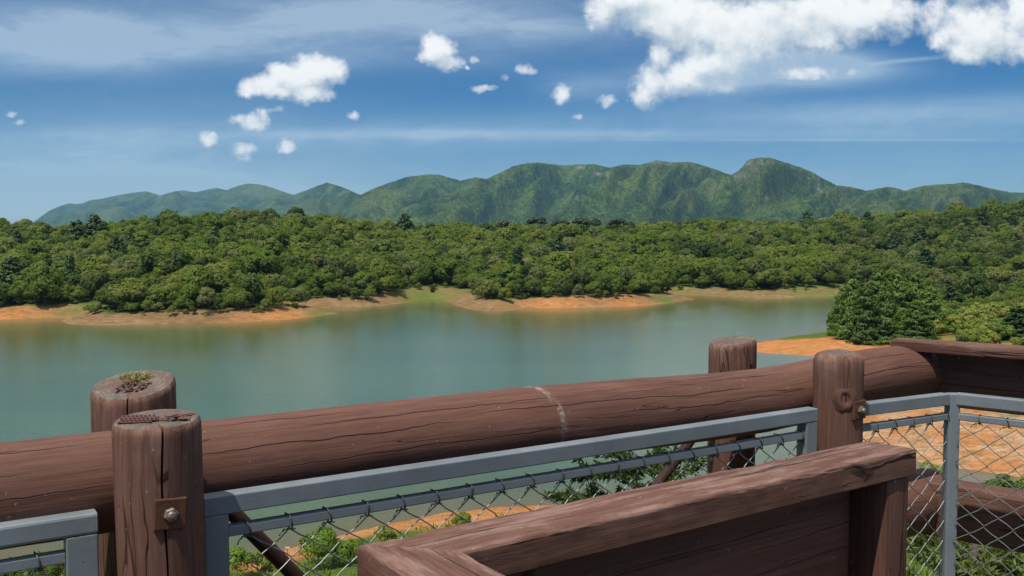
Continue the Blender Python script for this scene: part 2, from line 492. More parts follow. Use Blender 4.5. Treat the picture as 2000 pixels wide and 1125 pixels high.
def terrain(X, Y, full=False):
    X = np.asarray(X, float); Y = np.asarray(Y, float)
    s, W = shore_dist(X, Y)
    sp = np.maximum(s, 0)
    pxc = 1000 + FOC * X / np.maximum(Y, 5.0)
    pxc = np.clip(pxc, -900, 2800)
    rd_ = np.interp(pxc, RX, RD)
    ridge = EYE + (450 - np.interp(pxc, RX, RY)) / FOC * rd_ - 10.5 - 0.022 * np.maximum(Y - rd_ * 1.06, 0)
    L = np.interp(pxc, RX, RL)
    u = sp / L
    f = np.where(u < 0.75, u, 0.75 + 0.25 * (1 - np.exp(-(u - 0.75) / 0.25)))
    f = f * (0.55 + 0.45 * np.clip(u * 2.2, 0, 1))
    hill = ridge * f * np.where(Y < 340, sstep(165, 340, Y), 1.0)
    und = (fbm(X / 62, Y / 62, 3, 9) - 0.5) * 19.0 * np.clip(sp / 50, 0, 1)
    bw = 9.0 + 5 * (vnoise(X / 30, Y / 30, 21) - 0.5)
    b_far = 2.7 * sstep(0, 1.0, np.clip(sp / bw, 0, 1) * 0.85 + 0.075) + 0.0 * sp
    h_far = b_far + hill + und * 0.8
    h_pen = 0.055 * sp + hill + und * 0.3
    h_rb = 6.5 * (1 - np.exp(-sp * 0.26 / 6.5)) + hill + (fbm(X / 6, Y / 6, 4, 33) - 0.5) * 1.7 * np.clip(sp / 6, 0, 1)
    h_near = 0.075 * sp + 0.0013 * sp * sp + (fbm(X / 9, Y / 9, 3, 41) - 0.5) * 0.7 * np.clip(sp / 6, 0, 1)
    h_near = np.minimum(h_near, 14.5)
    land = W['far'] * h_far + W['pen'] * h_pen + W['rb'] * h_rb + W['near'] * h_near
    land = land + (fbm(X / 3.0, Y / 3.0, 3, 51) - 0.5) * 0.35 * np.clip(sp / 3, 0, 1)
    h = np.where(s > 0, land + 0.02, np.maximum(s * 0.22, -4.0) - 0.02)
    if full:
        return h, s, W, pxc
    return h


def grid_lines(lo, hi, fine_lo, fine_hi, fine, grow=1.06, big=25):
    a = list(np.arange(fine_lo, fine_hi + fine * 0.5, fine))
    st = fine; x = a[-1]
    while x < hi:
        st = min(st * grow, big); x += st; a.append(x)
    st = fine; x = a[0]; pre = []
    while x > lo:
        st = min(st * grow, big); x -= st; pre.append(x)
    return np.array(pre[::-1] + a)


def grid_mesh(name, X, Y, Z, keep=None):
    ny, nx = X.shape
    me = bpy.data.meshes.new(name)
    idx = np.arange(nx * ny).reshape(ny, nx)
    q = np.stack([idx[:-1, :-1], idx[:-1, 1:], idx[1:, 1:], idx[1:, :-1]], -1).reshape(-1, 4)
    if keep is not None:
        q = q[keep.ravel()]
    me.vertices.add(nx * ny)
    me.vertices.foreach_set('co', np.stack([X, Y, Z], -1).astype(np.float32).ravel())
    me.loops.add(q.size)
    me.loops.foreach_set('vertex_index', q.astype(np.int32).ravel())
    me.polygons.add(len(q))
    me.polygons.foreach_set('loop_start', np.arange(0, q.size, 4, dtype=np.int32))
    me.update(calc_edges=True)
    me.validate()
    me.polygons.foreach_set('use_smooth', [True] * len(me.polygons))
    return me


def add_attr(me, name, arr):
    a = me.attributes.new(name, 'FLOAT', 'POINT')
    a.data.foreach_set('value', np.asarray(arr, np.float32).ravel())


gx = grid_lines(-1500, 1500, -235, 235, 1.6)
gy = grid_lines(-120, 1700, 60, 430, 1.6)
GX, GY = np.meshgrid(gx, gy)
GZ, GS, GW, GPX = terrain(GX, GY, True)
nz = fbm(GX / 12, GY / 12, 4, 61)
nz2 = fbm(GX / 4, GY / 4, 3, 71)
soilw = GW['far'] * (10.5 + (nz - 0.5) * 9) + GW['pen'] * 34 + GW['rb'] * (25 + (nz - .5) * 12) + GW['near'] * (4.6 + (nz - 0.5) * 7)
soil = 1 - sstep(0.82, 1.12, GS / np.maximum(soilw, 0.5) + (nz2 - 0.5) * 0.5)
pen_edge = 1 - sstep(216, 226, GY + (nz - 0.5) * 16)                  # bare clay stops where the pines begin
soil = soil * (1 - GW['pen'] * (1 - pen_edge))
orange = np.clip(GW['pen'] * 1.0 + GW['rb'] * 0.75 + GW['near'] * 0.75 + GW['far'] * 0.06, 0, 1)
for cx, cy, r in ((545, 614, 12), (1085, 595, 16), (20, 615, 14), (1240, 592, 12), (500, 622, 10)):
    P = at_z(cx, cy, 1.2)
    orange = np.maximum(orange, 0.8 * np.exp(-((GX - P[0]) ** 2 + (GY - P[1]) ** 2) / r ** 2))
green = np.zeros_like(GX)
for cx, cy, r, k in ((840, 577, 13, 1), (815, 580, 8, 1), (870, 578, 8, .8), (1315, 583, 8, 1), (155, 607, 14, .45), (640, 607, 7, .9), (1310, 566, 14, .6), (1600, 569, 20, .7), (1028, 596, 5, .8), (1850, 566, 18, 1), (1900, 568, 16, 1), (1450, 565, 25, .35)):
    P = at_z(cx, cy, 1.5)
    green = np.maximum(green, k * np.exp(-((GX - P[0]) ** 2 + (GY - P[1]) ** 2) / r ** 2))
green = green * sstep(0.35, 0.6, nz2 * 0.6 + nz * 0.4 + green * 0.15)
wood_floor = sstep(8, 16, GS) * (GW['far'] + GW['pen'] * (GY > 230))
me = grid_mesh('ground', GX, GY, GZ)
add_attr(me, 'soil', soil); add_attr(me, 'orange', orange); add_attr(me, 'green', green); add_attr(me, 'litter', wood_floor); add_attr(me, 'pale', np.clip(GW['rb'] * 1.3, 0, 1))
m, t, bs = new_mat('lake_bank_ground')
pos = t.n('ShaderNodeNewGeometry').outputs['Position']
n1 = t.noise(pos, 0.35, 6, 0.68); n2 = t.noise(pos, 2.2, 4, 0.65)
strat = t.noise(t.scale(pos, (0.05, 0.05, 5.0)), 1.0, 3, 0.6)
tan = t.ramp(t.math('ADD', t.math('MULTIPLY', n1, 0.5), t.math('MULTIPLY', strat, 0.5)), [(0.34, (0.12, 0.072, 0.035)), (0.5, (0.235, 0.148, 0.072)), (0.66, (0.37, 0.25, 0.14))])
ora = t.ramp(t.math('ADD', t.math('MULTIPLY', n1, 0.75), t.math('MULTIPLY', n2, 0.25)), [(0.32, (0.38, 0.138, 0.042)), (0.5, (0.57, 0.225, 0.070)), (0.62, (0.62, 0.285, 0.108)), (0.72, (0.66, 0.41, 0.235))])
er = t.noise(t.scale(pos, (0.10, 0.22, 0.9)), 1.0, 7, 0.72, 0.6)
ora = t.mix(t.math('MULTIPLY', t.attr('pale'), t.smooth(er, 0.44, 0.60)), ora, t.ramp(n2, [(0.3, (0.50, 0.27, 0.14)), (0.7, (0.70, 0.52, 0.36))]))
ora = t.mix(t.math('MULTIPLY', t.attr('pale'), t.smooth(t.noise(t.scale(pos, (0.35, 0.9, 2.0)), 1.0, 6, 0.75, 0.5), 0.55, 0.66)), ora, (0.22, 0.10, 0.05))
so = t.mix(t.attr('orange'), tan, ora)
so = t.mix(t.math('MULTIPLY', t.smooth(t.noise(t.scale(pos, (0.5, 1.6, 1.0)), 1.0, 5, 0.75), 0.46, 0.62), 0.55), so, (0.155, 0.135, 0.05))
gr = t.ramp(n2, [(0.3, (0.055, 0.095, 0.018)), (0.7, (0.13, 0.17, 0.035))])
gr = t.mix(t.attr('litter'), gr, (0.032, 0.036, 0.014))
col = t.mix(t.attr('soil'), gr, so)
col = t.mix(t.attr('green'), col, t.ramp(n2, [(0.3, (0.085, 0.135, 0.022)), (0.7, (0.16, 0.215, 0.045))]))
t.set(bs, 'Base Color', col)
bs.inputs['Roughness'].default_value = 0.95
bs.inputs['Specular IOR Level'].default_value = 0.1
t.set(bs, 'Normal', t.bump(t.math('ADD', n2, t.math('MULTIPLY', strat, 0.7)), 0.8, 0.5))
me.materials.append(m)
tag(link_mesh('ground', me), 'bare clay banks and grassy land around the lake', None, None, 'structure')

# ------------------------------------------------------------------ water
keep = (np.maximum(np.maximum(GS[:-1, :-1], GS[1:, 1:]), np.maximum(GS[:-1, 1:], GS[1:, :-1])) > -1e9) & (np.minimum(np.minimum(GS[:-1, :-1], GS[1:, 1:]), np.minimum(GS[:-1, 1:], GS[1:, :-1])) < 3.0)
me = grid_mesh('water', GX, GY, np.zeros_like(GZ), keep)
shal = np.exp(np.minimum(GS, 0) / (GW['far'] * 5.5 + GW['near'] * 5.0 + GW['pen'] * 4.5 + GW['rb'] * 10))
add_attr(me, 'shallow', shal)
m, t, bs = new_mat('lake_water')
pos = t.n('ShaderNodeNewGeometry').outputs['Position']
patch = t.noise(t.scale(pos, (0.010, 0.022, 1)), 1.0, 3, 0.5)
col = t.mix(t.smooth(patch, 0.35, 0.65), (0.064, 0.108, 0.040), (0.078, 0.124, 0.050))
col = t.mix(t.math('MULTIPLY', t.attr('shallow'), 0.8), col, (0.155, 0.105, 0.040))
t.set(bs, 'Base Color', col)
t.set(bs, 'Roughness', t.smooth(patch, 0.35, 0.65, 0.05, 0.12))
bs.inputs['IOR'].default_value = 1.33
w1 = t.noise(t.scale(pos, (1.5, 2.6, 1)), 1.0, 4, 0.65)
w2 = t.noise(t.scale(pos, (0.16, 0.35, 1)), 1.0, 2, 0.5)
t.set(bs, 'Normal', t.bump(t.math('ADD', w1, t.math('MULTIPLY', w2, 1.0)), 0.10, 0.35))
me.materials.append(m)
tag(link_mesh('water', me), 'calm green lake', None, None, 'structure')

# ------------------------------------------------------------------ mountains
SKX = [-700, -300, 0, 40, 62, 80, 100, 122, 140, 150, 165, 180, 200, 225, 260, 290, 315, 340, 360, 385, 405, 425, 445, 465, 485, 505, 524, 550, 575, 600, 620, 640, 665, 685, 705, 730, 760, 795, 815, 835, 860, 880, 900, 915, 930, 950, 975, 1000, 1025, 1050, 1075, 1100, 1130, 1160, 1175, 1190, 1215, 1250, 1280, 1310, 1345, 1365, 1385, 1405, 1425, 1440, 1448, 1455, 1465, 1480, 1500, 1530, 1555, 1580, 1605, 1630, 1660, 1690, 1710, 1730, 1748, 1765, 1780, 1800, 1825, 1850, 1880, 1900, 1920, 1945, 1970, 2000, 2100, 2300, 2700]
SKY = [470, 465, 455, 447, 437, 425, 411, 402, 397, 399, 397, 391, 389, 383, 377, 374, 382, 375, 372, 376, 371, 367, 372, 364, 359, 360, 364, 373, 381, 372, 364, 357, 364, 372, 381, 369, 358, 346, 344, 341, 342, 348, 353, 350, 347, 350, 339, 326, 320, 318, 321, 324, 322, 322, 325, 328, 322, 323, 314, 318, 317, 322, 328, 335, 343, 334, 326, 316, 311, 309, 309, 318, 326, 335, 349, 362, 366, 373, 369, 365, 368, 373, 368, 363, 361, 360, 357, 361, 366, 371, 376, 377, 390, 400, 420]
DX = [-700, 60, 330, 500, 580, 640, 710, 830, 960, 1050, 1250, 1425, 1480, 1600, 1700, 1880, 2000, 2700]
DD = [14500, 14200, 13600, 12600, 11200, 8600, 7600, 6600, 6300, 6000, 5700, 5700, 5000, 5000, 5500, 5300, 5600, 6000]
pxs = np.linspace(-900, 2900, 1500)
ts = np.concatenate([np.linspace(-0.35, -0.04, 8), np.linspace(-0.02, 1.0, 210), np.linspace(1.03, 1.45, 10)])
PX, TS = np.meshgrid(pxs, ts)
dc = np.interp(PX, DX, DD)
dc = dc + (fbm(PX / 90, PX * 0, 3, 5) - 0.5) * 500


def crest(px, soft=0.0):
    if soft <= 0: return np.interp(px, SKX, SKY)
    return sum(np.interp(px + o * soft, SKX, SKY) for o in (-1, -.5, 0, .5, 1)) / 5


Wd = 0.42 * dc
tcl = np.clip(TS, 0, 1)
D0 = dc - TS * Wd
yc = crest(PX)
# spurs run down and to the left from the summits
ysh = crest(PX + 150 * tcl, 26)
mixs = sstep(0.0, 0.25, tcl)
e = (450 - (yc * (1 - mixs) + ysh * mixs)) / FOC
top = EYE + np.maximum(e, 0.0) * dc
wx = PX + 230 * tcl + 50 * (fbm(PX / 130, tcl * 3, 3, 15) - .5)
sp1 = 1 - np.abs(2 * fbm(wx / 115.0, tcl * 1.1 + 3, 2, 25) - 1) * 2
sp2 = 1 - np.abs(2 * fbm(wx / 46.0, tcl * 2.2 + 9, 3, 35) - 1) * 2
env = np.sin(np.pi * np.clip(tcl, 0, 1) ** 0.75) ** 1.0
h = top * (1 - tcl) ** 1.35
h = h + env * top * (0.50 * (sp1 - 0.5) + 0.20 * (sp2 - 0.5))
ru = fbm(PX / 4.5, D0 / 34, 3, 45) - 0.5
h = h + ru * 22 * np.clip((TS + 0.02) * 14, 0.12, 1) * (tcl < 1.0)
behind = np.clip(-TS, 0, 1)
h = h - behind * 900
# nothing on the front slope may stand above the measured skyline
lim = EYE + (450 - yc) / FOC * D0
h = np.where((TS > 0.0), np.minimum(h, lim - 6 * np.clip(TS * 12, 0, 1) + ru * 3), h)
h = np.maximum(h, 4 + 6 * (1 - tcl))
h = np.where(TS > 1.0, np.minimum(h, 10), h)
A = (PX - 1000) / FOC
MX, MY = A * D0, D0
me = grid_mesh('mountains', MX, MY, h)
rock = np.zeros_like(PX)
yy = 450 - (h - EYE) / D0 * FOC
for cx, cy, rx, ry in ((1460, 320, 9, 6), (1482, 318, 7, 4), (1446, 342, 7, 6), (1455, 347, 5, 4), (1436, 345, 5, 5), (1470, 331, 8, 4), (1500, 316, 6, 3), (1280, 318, 12, 4), (1303, 322, 7, 3), (1166, 340, 7, 4), (1186, 343, 4, 6), (1130, 328, 8, 4), (1594, 368, 6, 8), (1590, 352, 6, 3), (1400, 365, 7, 3), (1495, 388, 4, 5), (1600, 377, 4, 4)):
    rock = np.maximum(rock, np.exp(-(((PX - cx) / rx) ** 2 + ((yy - cy) / ry) ** 2)) * 0.95)
rock = rock * sstep(0.3, 0.55, fbm(PX / 5, yy / 4, 3, 77) + 0.2 * rock)
add_attr(me, 'rock', rock)
meadow = sstep(0.50, 0.66, fbm(PX / 70, tcl * 5 + 2, 4, 88) * 0.65 + 0.35 * sp1 * 0.9)
add_attr(me, 'meadow', meadow)
m, t, bs = new_mat('forested_mountain')
pos = t.n('ShaderNodeNewGeometry').outputs['Position']
n1 = t.noise(pos, 0.0045, 5, 0.65); n2 = t.noise(pos, 0.035, 5, 0.75); n3 = t.noise(pos, 0.09, 2, 0.6)
f = t.math('ADD', t.math('MULTIPLY', n1, 0.35), t.math('ADD', t.math('MULTIPLY', n2, 0.45), t.math('MULTIPLY', n3, 0.2)))
col = t.ramp(f, [(0.42, (0.013, 0.030, 0.008)), (0.5, (0.050, 0.092, 0.018)), (0.58, (0.128, 0.182, 0.034))])
col = t.mix(t.math('MULTIPLY', t.attr('meadow'), 0.6), col, t.ramp(n2, [(0.38, (0.075, 0.120, 0.026)), (0.62, (0.19, 0.22, 0.060))]))
col = t.mix(t.attr('rock'), col, t.ramp(n3, [(0.35, (0.12, 0.105, 0.08)), (0.65, (0.36, 0.33, 0.27))]))
t.set(bs, 'Base Color', col)
bs.inputs['Roughness'].default_value = 0.95
bs.inputs['Specular IOR Level'].default_value = 0.05
t.set(bs, 'Normal', t.bump(t.math('ADD', n2, t.math('MULTIPLY', n3, 0.5)), 1.0, 26))
me.materials.append(m)
tag(link_mesh('mountains', me), 'forested mountain range with a rocky summit', None, None, 'structure')
# plain between the hills and the range
me = bpy.data.meshes.new('plain')
me.from_pydata([(-12000, -390, -6), (12000, -390, -6), (12000, 16500, -6), (-12000, 16500, -6)], [], [(0, 1, 2, 3)])
me.materials.append(m)
tag(link_mesh('land', me), 'low land reaching to the horizon', None, None, 'structure')


# ------------------------------------------------------------------ plants
def quads_mesh(name, V, lv, mat, nrm=None):
    """V: (n,4,3) leaf quads, lv: (n,) lightness"""
    n = len(V)
    me = bpy.data.meshes.new(name)
    me.vertices.add(n * 4)
    me.vertices.foreach_set('co', V.astype(np.float32).ravel())
    me.loops.add(n * 4)
    me.loops.foreach_set('vertex_index', np.arange(n * 4, dtype=np.int32))
    me.polygons.add(n)
    me.polygons.foreach_set('loop_start', np.arange(0, n * 4, 4, dtype=np.int32))
    me.update(calc_edges=True)
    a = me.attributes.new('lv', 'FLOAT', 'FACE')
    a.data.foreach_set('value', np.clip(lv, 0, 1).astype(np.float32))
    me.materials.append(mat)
    if nrm is not None:                # leaf clumps are shaded as the rounded mass they belong to
        me.polygons.foreach_set('use_smooth', [True] * n)
        me.normals_split_custom_set(np.repeat(unit(nrm), 4, axis=0).astype(np.float32).tolist())
    return me


def unit(a):
    return a / (np.linalg.norm(a, axis=-1, keepdims=True) + 1e-9)


def leaf_quads(P, N, size, aspect=1.0, along=None, rng=RNG):
    n = len(P)
    N = unit(N)
    ref = rng.normal(size=(n, 3)) if along is None else along
    U = unit(ref - N * np.sum(ref * N, 1, keepdims=True))
    Vv = np.cross(N, U)
    s = np.asarray(size).reshape(-1, 1) * np.ones((n, 1))
    a = U * s * aspect; b = Vv * s
    j = rng.uniform(0.65, 1.2, size=(n, 4, 1))
    C = np.stack([-a - b * 0.5, a * 0.2 - b, a + b * 0.4, -a * 0.3 + b], 1) * j
    C += N[:, None, :] * (rng.uniform(-0.25, 0.25, size=(n, 4, 1)) * s[:, None, :])
    return P[:, None, :] + C


def broad_crown(rng, R, H, base, nlobe, nleaf, ls, flat=1.0):
    """crown of leaf clumps: lobes over a dome; returns quads and lightness"""
    V, lv, NN = [], [], []
    lobes = []
    for i in range(nlobe):
        az = rng.uniform(0, 2 * math.pi)
        el = math.asin(rng.uniform(-0.25, 1.0))
        rr = rng.uniform(0.55, 0.8)
        c = np.array([math.cos(az) * math.cos(el) * R * rr, math.sin(az) * math.cos(el) * R * rr, base + (H - base) * (0.42 + 0.40 * math.sin(el) * flat * rng.uniform(0.8, 1.1))])
        r = R * rng.uniform(0.30, 0.50)
        lobes.append((c, r, rng.uniform(0, 1)))
    lobes.append((np.array([0, 0, base + (H - base) * 0.5]), R * 0.62, 0.4))
    per = nleaf // len(lobes)
    for c, r, l0 in lobes:
        d = unit(rng.normal(size=(per, 3)) + np.array([0, 0, 0.45]) + unit(c - np.array([0, 0, base + (H - base) * .4]))[None, :] * 0.55)
        rad = r * rng.uniform(0.72, 1.08, size=(per, 1))
        P = c + d * rad * np.array([1, 1, 0.82])
        N = d + rng.normal(size=(per, 3)) * 0.36
        V.append(leaf_quads(P, N, ls * rng.uniform(0.6, 1.25, per), 1.0, None, rng))
        NN.append(unit(d) * 0.55 + unit(N) * 0.22 + unit(P - np.array([0, 0, base + (H - base) * .3])) * 0.5)
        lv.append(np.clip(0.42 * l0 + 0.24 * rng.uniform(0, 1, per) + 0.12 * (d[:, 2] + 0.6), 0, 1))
    return np.concatenate(V), np.concatenate(lv), np.concatenate(NN)


def limb_mb(rng, base_h, H, r, R, n=5, lean=0.0):
    mb = MB()
    top = Vector((lean * H, 0, H * 0.72))
    tube(mb, [(0, 0, -0.8), (lean * H * 0.2, 0, H * 0.2), (lean * H * .6, 0.05 * R, H * 0.45), top], [r * 1.25, r, r * 0.7, r * 0.3], 7)
    for i in range(n):
        a = 2 * math.pi * i / n + rng.uniform(0, 1)
        z0 = H * rng.uniform(0.28, 0.5)
        e = Vector((math.cos(a) * R * .7, math.sin(a) * R * .7, H * rng.uniform(.6, .8)))
        tube(mb, [(lean * z0, 0, z0), Vector((lean * z0, 0, z0)).lerp(e, .5) + Vector((0, 0, .3)), e], [r * .5, r * .3, r * .12], 5)
    return mb


def conifer(rng, H, R, nwh, per, ls, droop=0.25, z0=0.04, power=0.85):
    V, lv, NN = [], [], []
    for i in range(nwh):
        u = (i + rng.uniform(-.3, .3)) / nwh
        u = min(max(u, 0), 0.985)
        z = H * (z0 + (1 - z0) * u)
        L = R * (1 - u) ** power * rng.uniform(0.82, 1.12) + 0.25
        nb = max(4, int(9 * (1 - u) + 4))
        for b in range(nb):
            a = 2 * math.pi * (b + rng.uniform(-.35, .35)) / nb + i * 1.3
            Lb = L * rng.uniform(.6, 1.18)
            lift = rng.uniform(.0, .5) * (0.5 + u * .6)
            zb = z + rng.normal() * H * .016
            n = max(5, int(per * Lb / R))
            s = rng.uniform(0.12, 1.0, n) ** 0.75
            ca, sa = math.cos(a), math.sin(a)
            wv = rng.normal(size=n) * 0.20 * Lb * (1.1 - s * .6)
            x = ca * Lb * s - sa * wv; y = sa * Lb * s + ca * wv
            zz = zb + lift * Lb * s ** 1.4 - droop * Lb * s * (1 - s) * 1.6 + rng.normal(size=n) * .16
            P = np.stack([x, y, zz], 1)
            out = np.tile([ca, sa, 0.6], (n, 1)) + rng.normal(size=(n, 3)) * .55
            N = np.tile([ca * .5, sa * .5, .6], (n, 1)) + rng.normal(size=(n, 3)) * .7
            V.append(leaf_quads(P, N, ls * rng.uniform(.6, 1.2, n), 1.7, out, rng))
            NN.append(unit(N) * .3 + np.tile([ca * .75, sa * .75, .6], (n, 1)))
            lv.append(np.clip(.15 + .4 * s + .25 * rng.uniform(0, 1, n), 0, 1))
    return np.concatenate(V), np.concatenate(lv), np.concatenate(NN)


def umbrella(rng, H, R, n, ls):
    """flat-topped crown of an adult araucaria: tufts at the ends of upswept branches"""
    V, lv, NN = [], [], []
    for k in range(16):
        a = rng.uniform(0, 2 * math.pi); rr = R * math.sqrt(rng.uniform(.08, 1))
        c = np.array([math.cos(a) * rr, math.sin(a) * rr, H * .86 + .12 * R * (1 - (rr / R) ** 2) * 3 + rng.uniform(-.5, .5)])
        m_ = n // 16
        d = unit(rng.normal(size=(m_, 3)))
        P = c + d * np.array([R * .36, R * .36, R * .25]) * rng.uniform(.5, 1, (m_, 1))
        V.append(leaf_quads(P, d + np.array([0, 0, .6]) + rng.normal(size=(m_, 3)) * .4, ls * rng.uniform(.6, 1.2, m_), 1.4, None, rng))
        NN.append(d + np.array([0, 0, .5]))
        lv.append(np.clip(.3 * rng.uniform(0, 1, m_) + .25 * (d[:, 2] + 1), 0, 1))
    return np.concatenate(V), np.concatenate(lv), np.concatenate(NN)


def proto_tree(kind, seed):
    """returns (crown mesh, trunk mesh-builder, nominal radius, nominal height)"""
    rng = np.random.default_rng(seed)
    if kind in ('broad', 'grey', 'dark'):
        R, H = 3.3, 6.6 * rng.uniform(.92, 1.1)
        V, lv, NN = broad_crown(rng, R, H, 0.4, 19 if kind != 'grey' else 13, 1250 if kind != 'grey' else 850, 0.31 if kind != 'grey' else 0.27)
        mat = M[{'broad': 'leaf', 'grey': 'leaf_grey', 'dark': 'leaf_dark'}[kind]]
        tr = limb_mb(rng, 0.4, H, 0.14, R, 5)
    elif kind == 'conifer':
        R, H = 3.2, 11.0
        V, lv, NN = conifer(rng, H, R, 24, 60, 0.22, 0.2, 0.03, 0.55)
        mat = M['conifer']
        tr = MB(); tube(tr, [(0, 0, -.8), (0, 0, 5), (0, 0, 10.6)], [.2, .13, .03], 7)
    elif kind == 'umbrella':
        R, H = 4.2, 12.5
        V, lv, NN = umbrella(rng, H, R, 1300, .36)
        mat = M['needle_dark']
        tr = MB(); tube(tr, [(0, 0, -.8), (0, 0, 6), (0, 0, 12.2)], [.3, .22, .16], 8)
        for i in range(9):
            a = i * .7; r = R * rng.uniform(.6, .9)
            tube(tr, [(0, 0, 10.3 + .15 * i), (math.cos(a) * r * .6, math.sin(a) * r * .6, 10.7 + .1 * i), (math.cos(a) * r, math.sin(a) * r, 11.8)], [.1, .07, .04], 5)
    return quads_mesh('crown', V, lv, mat, NN), tr, R, H


TRUNKS = {}


class Kind:
    """a prototype: meshes shared by all trees made from it"""
    def __init__(s, crown_me, trunk_mb, R, H):
        s.crown, s.R, s.H = crown_me, R, H
        me = bpy.data.meshes.new('trunk')
        me.from_pydata(trunk_mb.v, [], trunk_mb.f)
        me.polygons.foreach_set('use_smooth', [True] * len(me.polygons))
        me.materials.append(M['bark'])
        s.trunk = me


def plant(kind, name, label, cat, loc, scale, rz, group=None, trunk='trunk', crown='crown', sz=1.0):
    o = thing(name, label, cat, loc, rz, group)
    o.scale = (scale, scale, scale * sz)
    c = link_mesh(crown, kind.crown, o)
    link_mesh(trunk, kind.trunk, o)
    return o, c


broads = [Kind(*proto_tree('broad', 100 + i)) for i in range(6)]
greys = [Kind(*proto_tree('grey', 200 + i)) for i in range(2)]
darks = [Kind(*proto_tree('dark', 300 + i)) for i in range(2)]
conis = [Kind(*proto_tree('conifer', 400 + i)) for i in range(2)]
umbs = [Kind(*proto_tree('umbrella', 500 + i)) for i in range(2)]
ALL = broads + greys + darks + conis + umbs
NAMES = ['broad'] * 6 + ['grey'] * 2 + ['dark'] * 2 + ['coni'] * 2 + ['umb'] * 2

# pines on the clay spit (big, single trees) ---------------------------------
pines = []
for i in range(3):
    rng = np.random.default_rng(700 + i)
    V, lv, NN = conifer(rng, 14.0, 4.6, 40, 120, 0.155, 0.10, 0.02, 0.52)
    tr = MB(); tube(tr, [(0, 0, -.8), (0, 0, 6), (0, 0, 13.6)], [.26, .18, .03], 8)
    pines.append(Kind(quads_mesh('crown', V, lv, M['needle'], NN), tr, 4.6, 14.0))
PINES = [  # photo x of the trunk, photo y of the base, photo y of the top, label
    (1663, 658, 546, 'tall dark green pine standing over the lake tip of the orange spit'),
    (1690, 666, 556, 'broad dark pine in the front row, second from the water on the orange spit'),
    (1645, 650, 562, 'dark pine leaning out over the water at the outer edge of the grove'),
    (1668, 640, 530, 'tall pine in the back row above the lakeside pines'),
    (1715, 636, 526, 'tallest pine in the middle of the grove on the orange spit'),
    (1730, 666, 560, 'dense dark pine in the middle of the front row of the grove'),
    (1752, 640, 528, 'tall pine in the back row right of the middle of the grove'),
    (1788, 640, 530, 'tall pine in the back row at the landward end of the grove'),
    (1766, 668, 612, 'small pine in the front row filling the gap beside the lighter young pine'),
    (1790, 672, 590, 'lighter green young pine at the front right of the grove'),
    (1812, 668, 624, 'smallest pine at the landward front end of the grove'),
    (1812, 652, 560, 'pine at the landward end of the grove behind the young pines'),
]
pine_spots = []
for i, (px, yb, yt, lab) in enumerate(PINES):
    x, y = at_z(px, yb, 1.6)
    z = float(terrain(np.array([x]), np.array([y]))[0])
    Hh = (450 - yt) / FOC * y + EYE - z
    k = pines[i % 3]
    sc = Hh / k.H
    o, c = plant(k, 'pine_tree', lab, 'pine tree', (x, y, z), sc, i * 1.9, 'pines on the clay spit')
    o.scale = (sc * .88, sc * .88, sc)
    if sc < .8: o.scale = (sc * 1.25, sc * 1.25, sc)
    pine_spots.append((x, y))

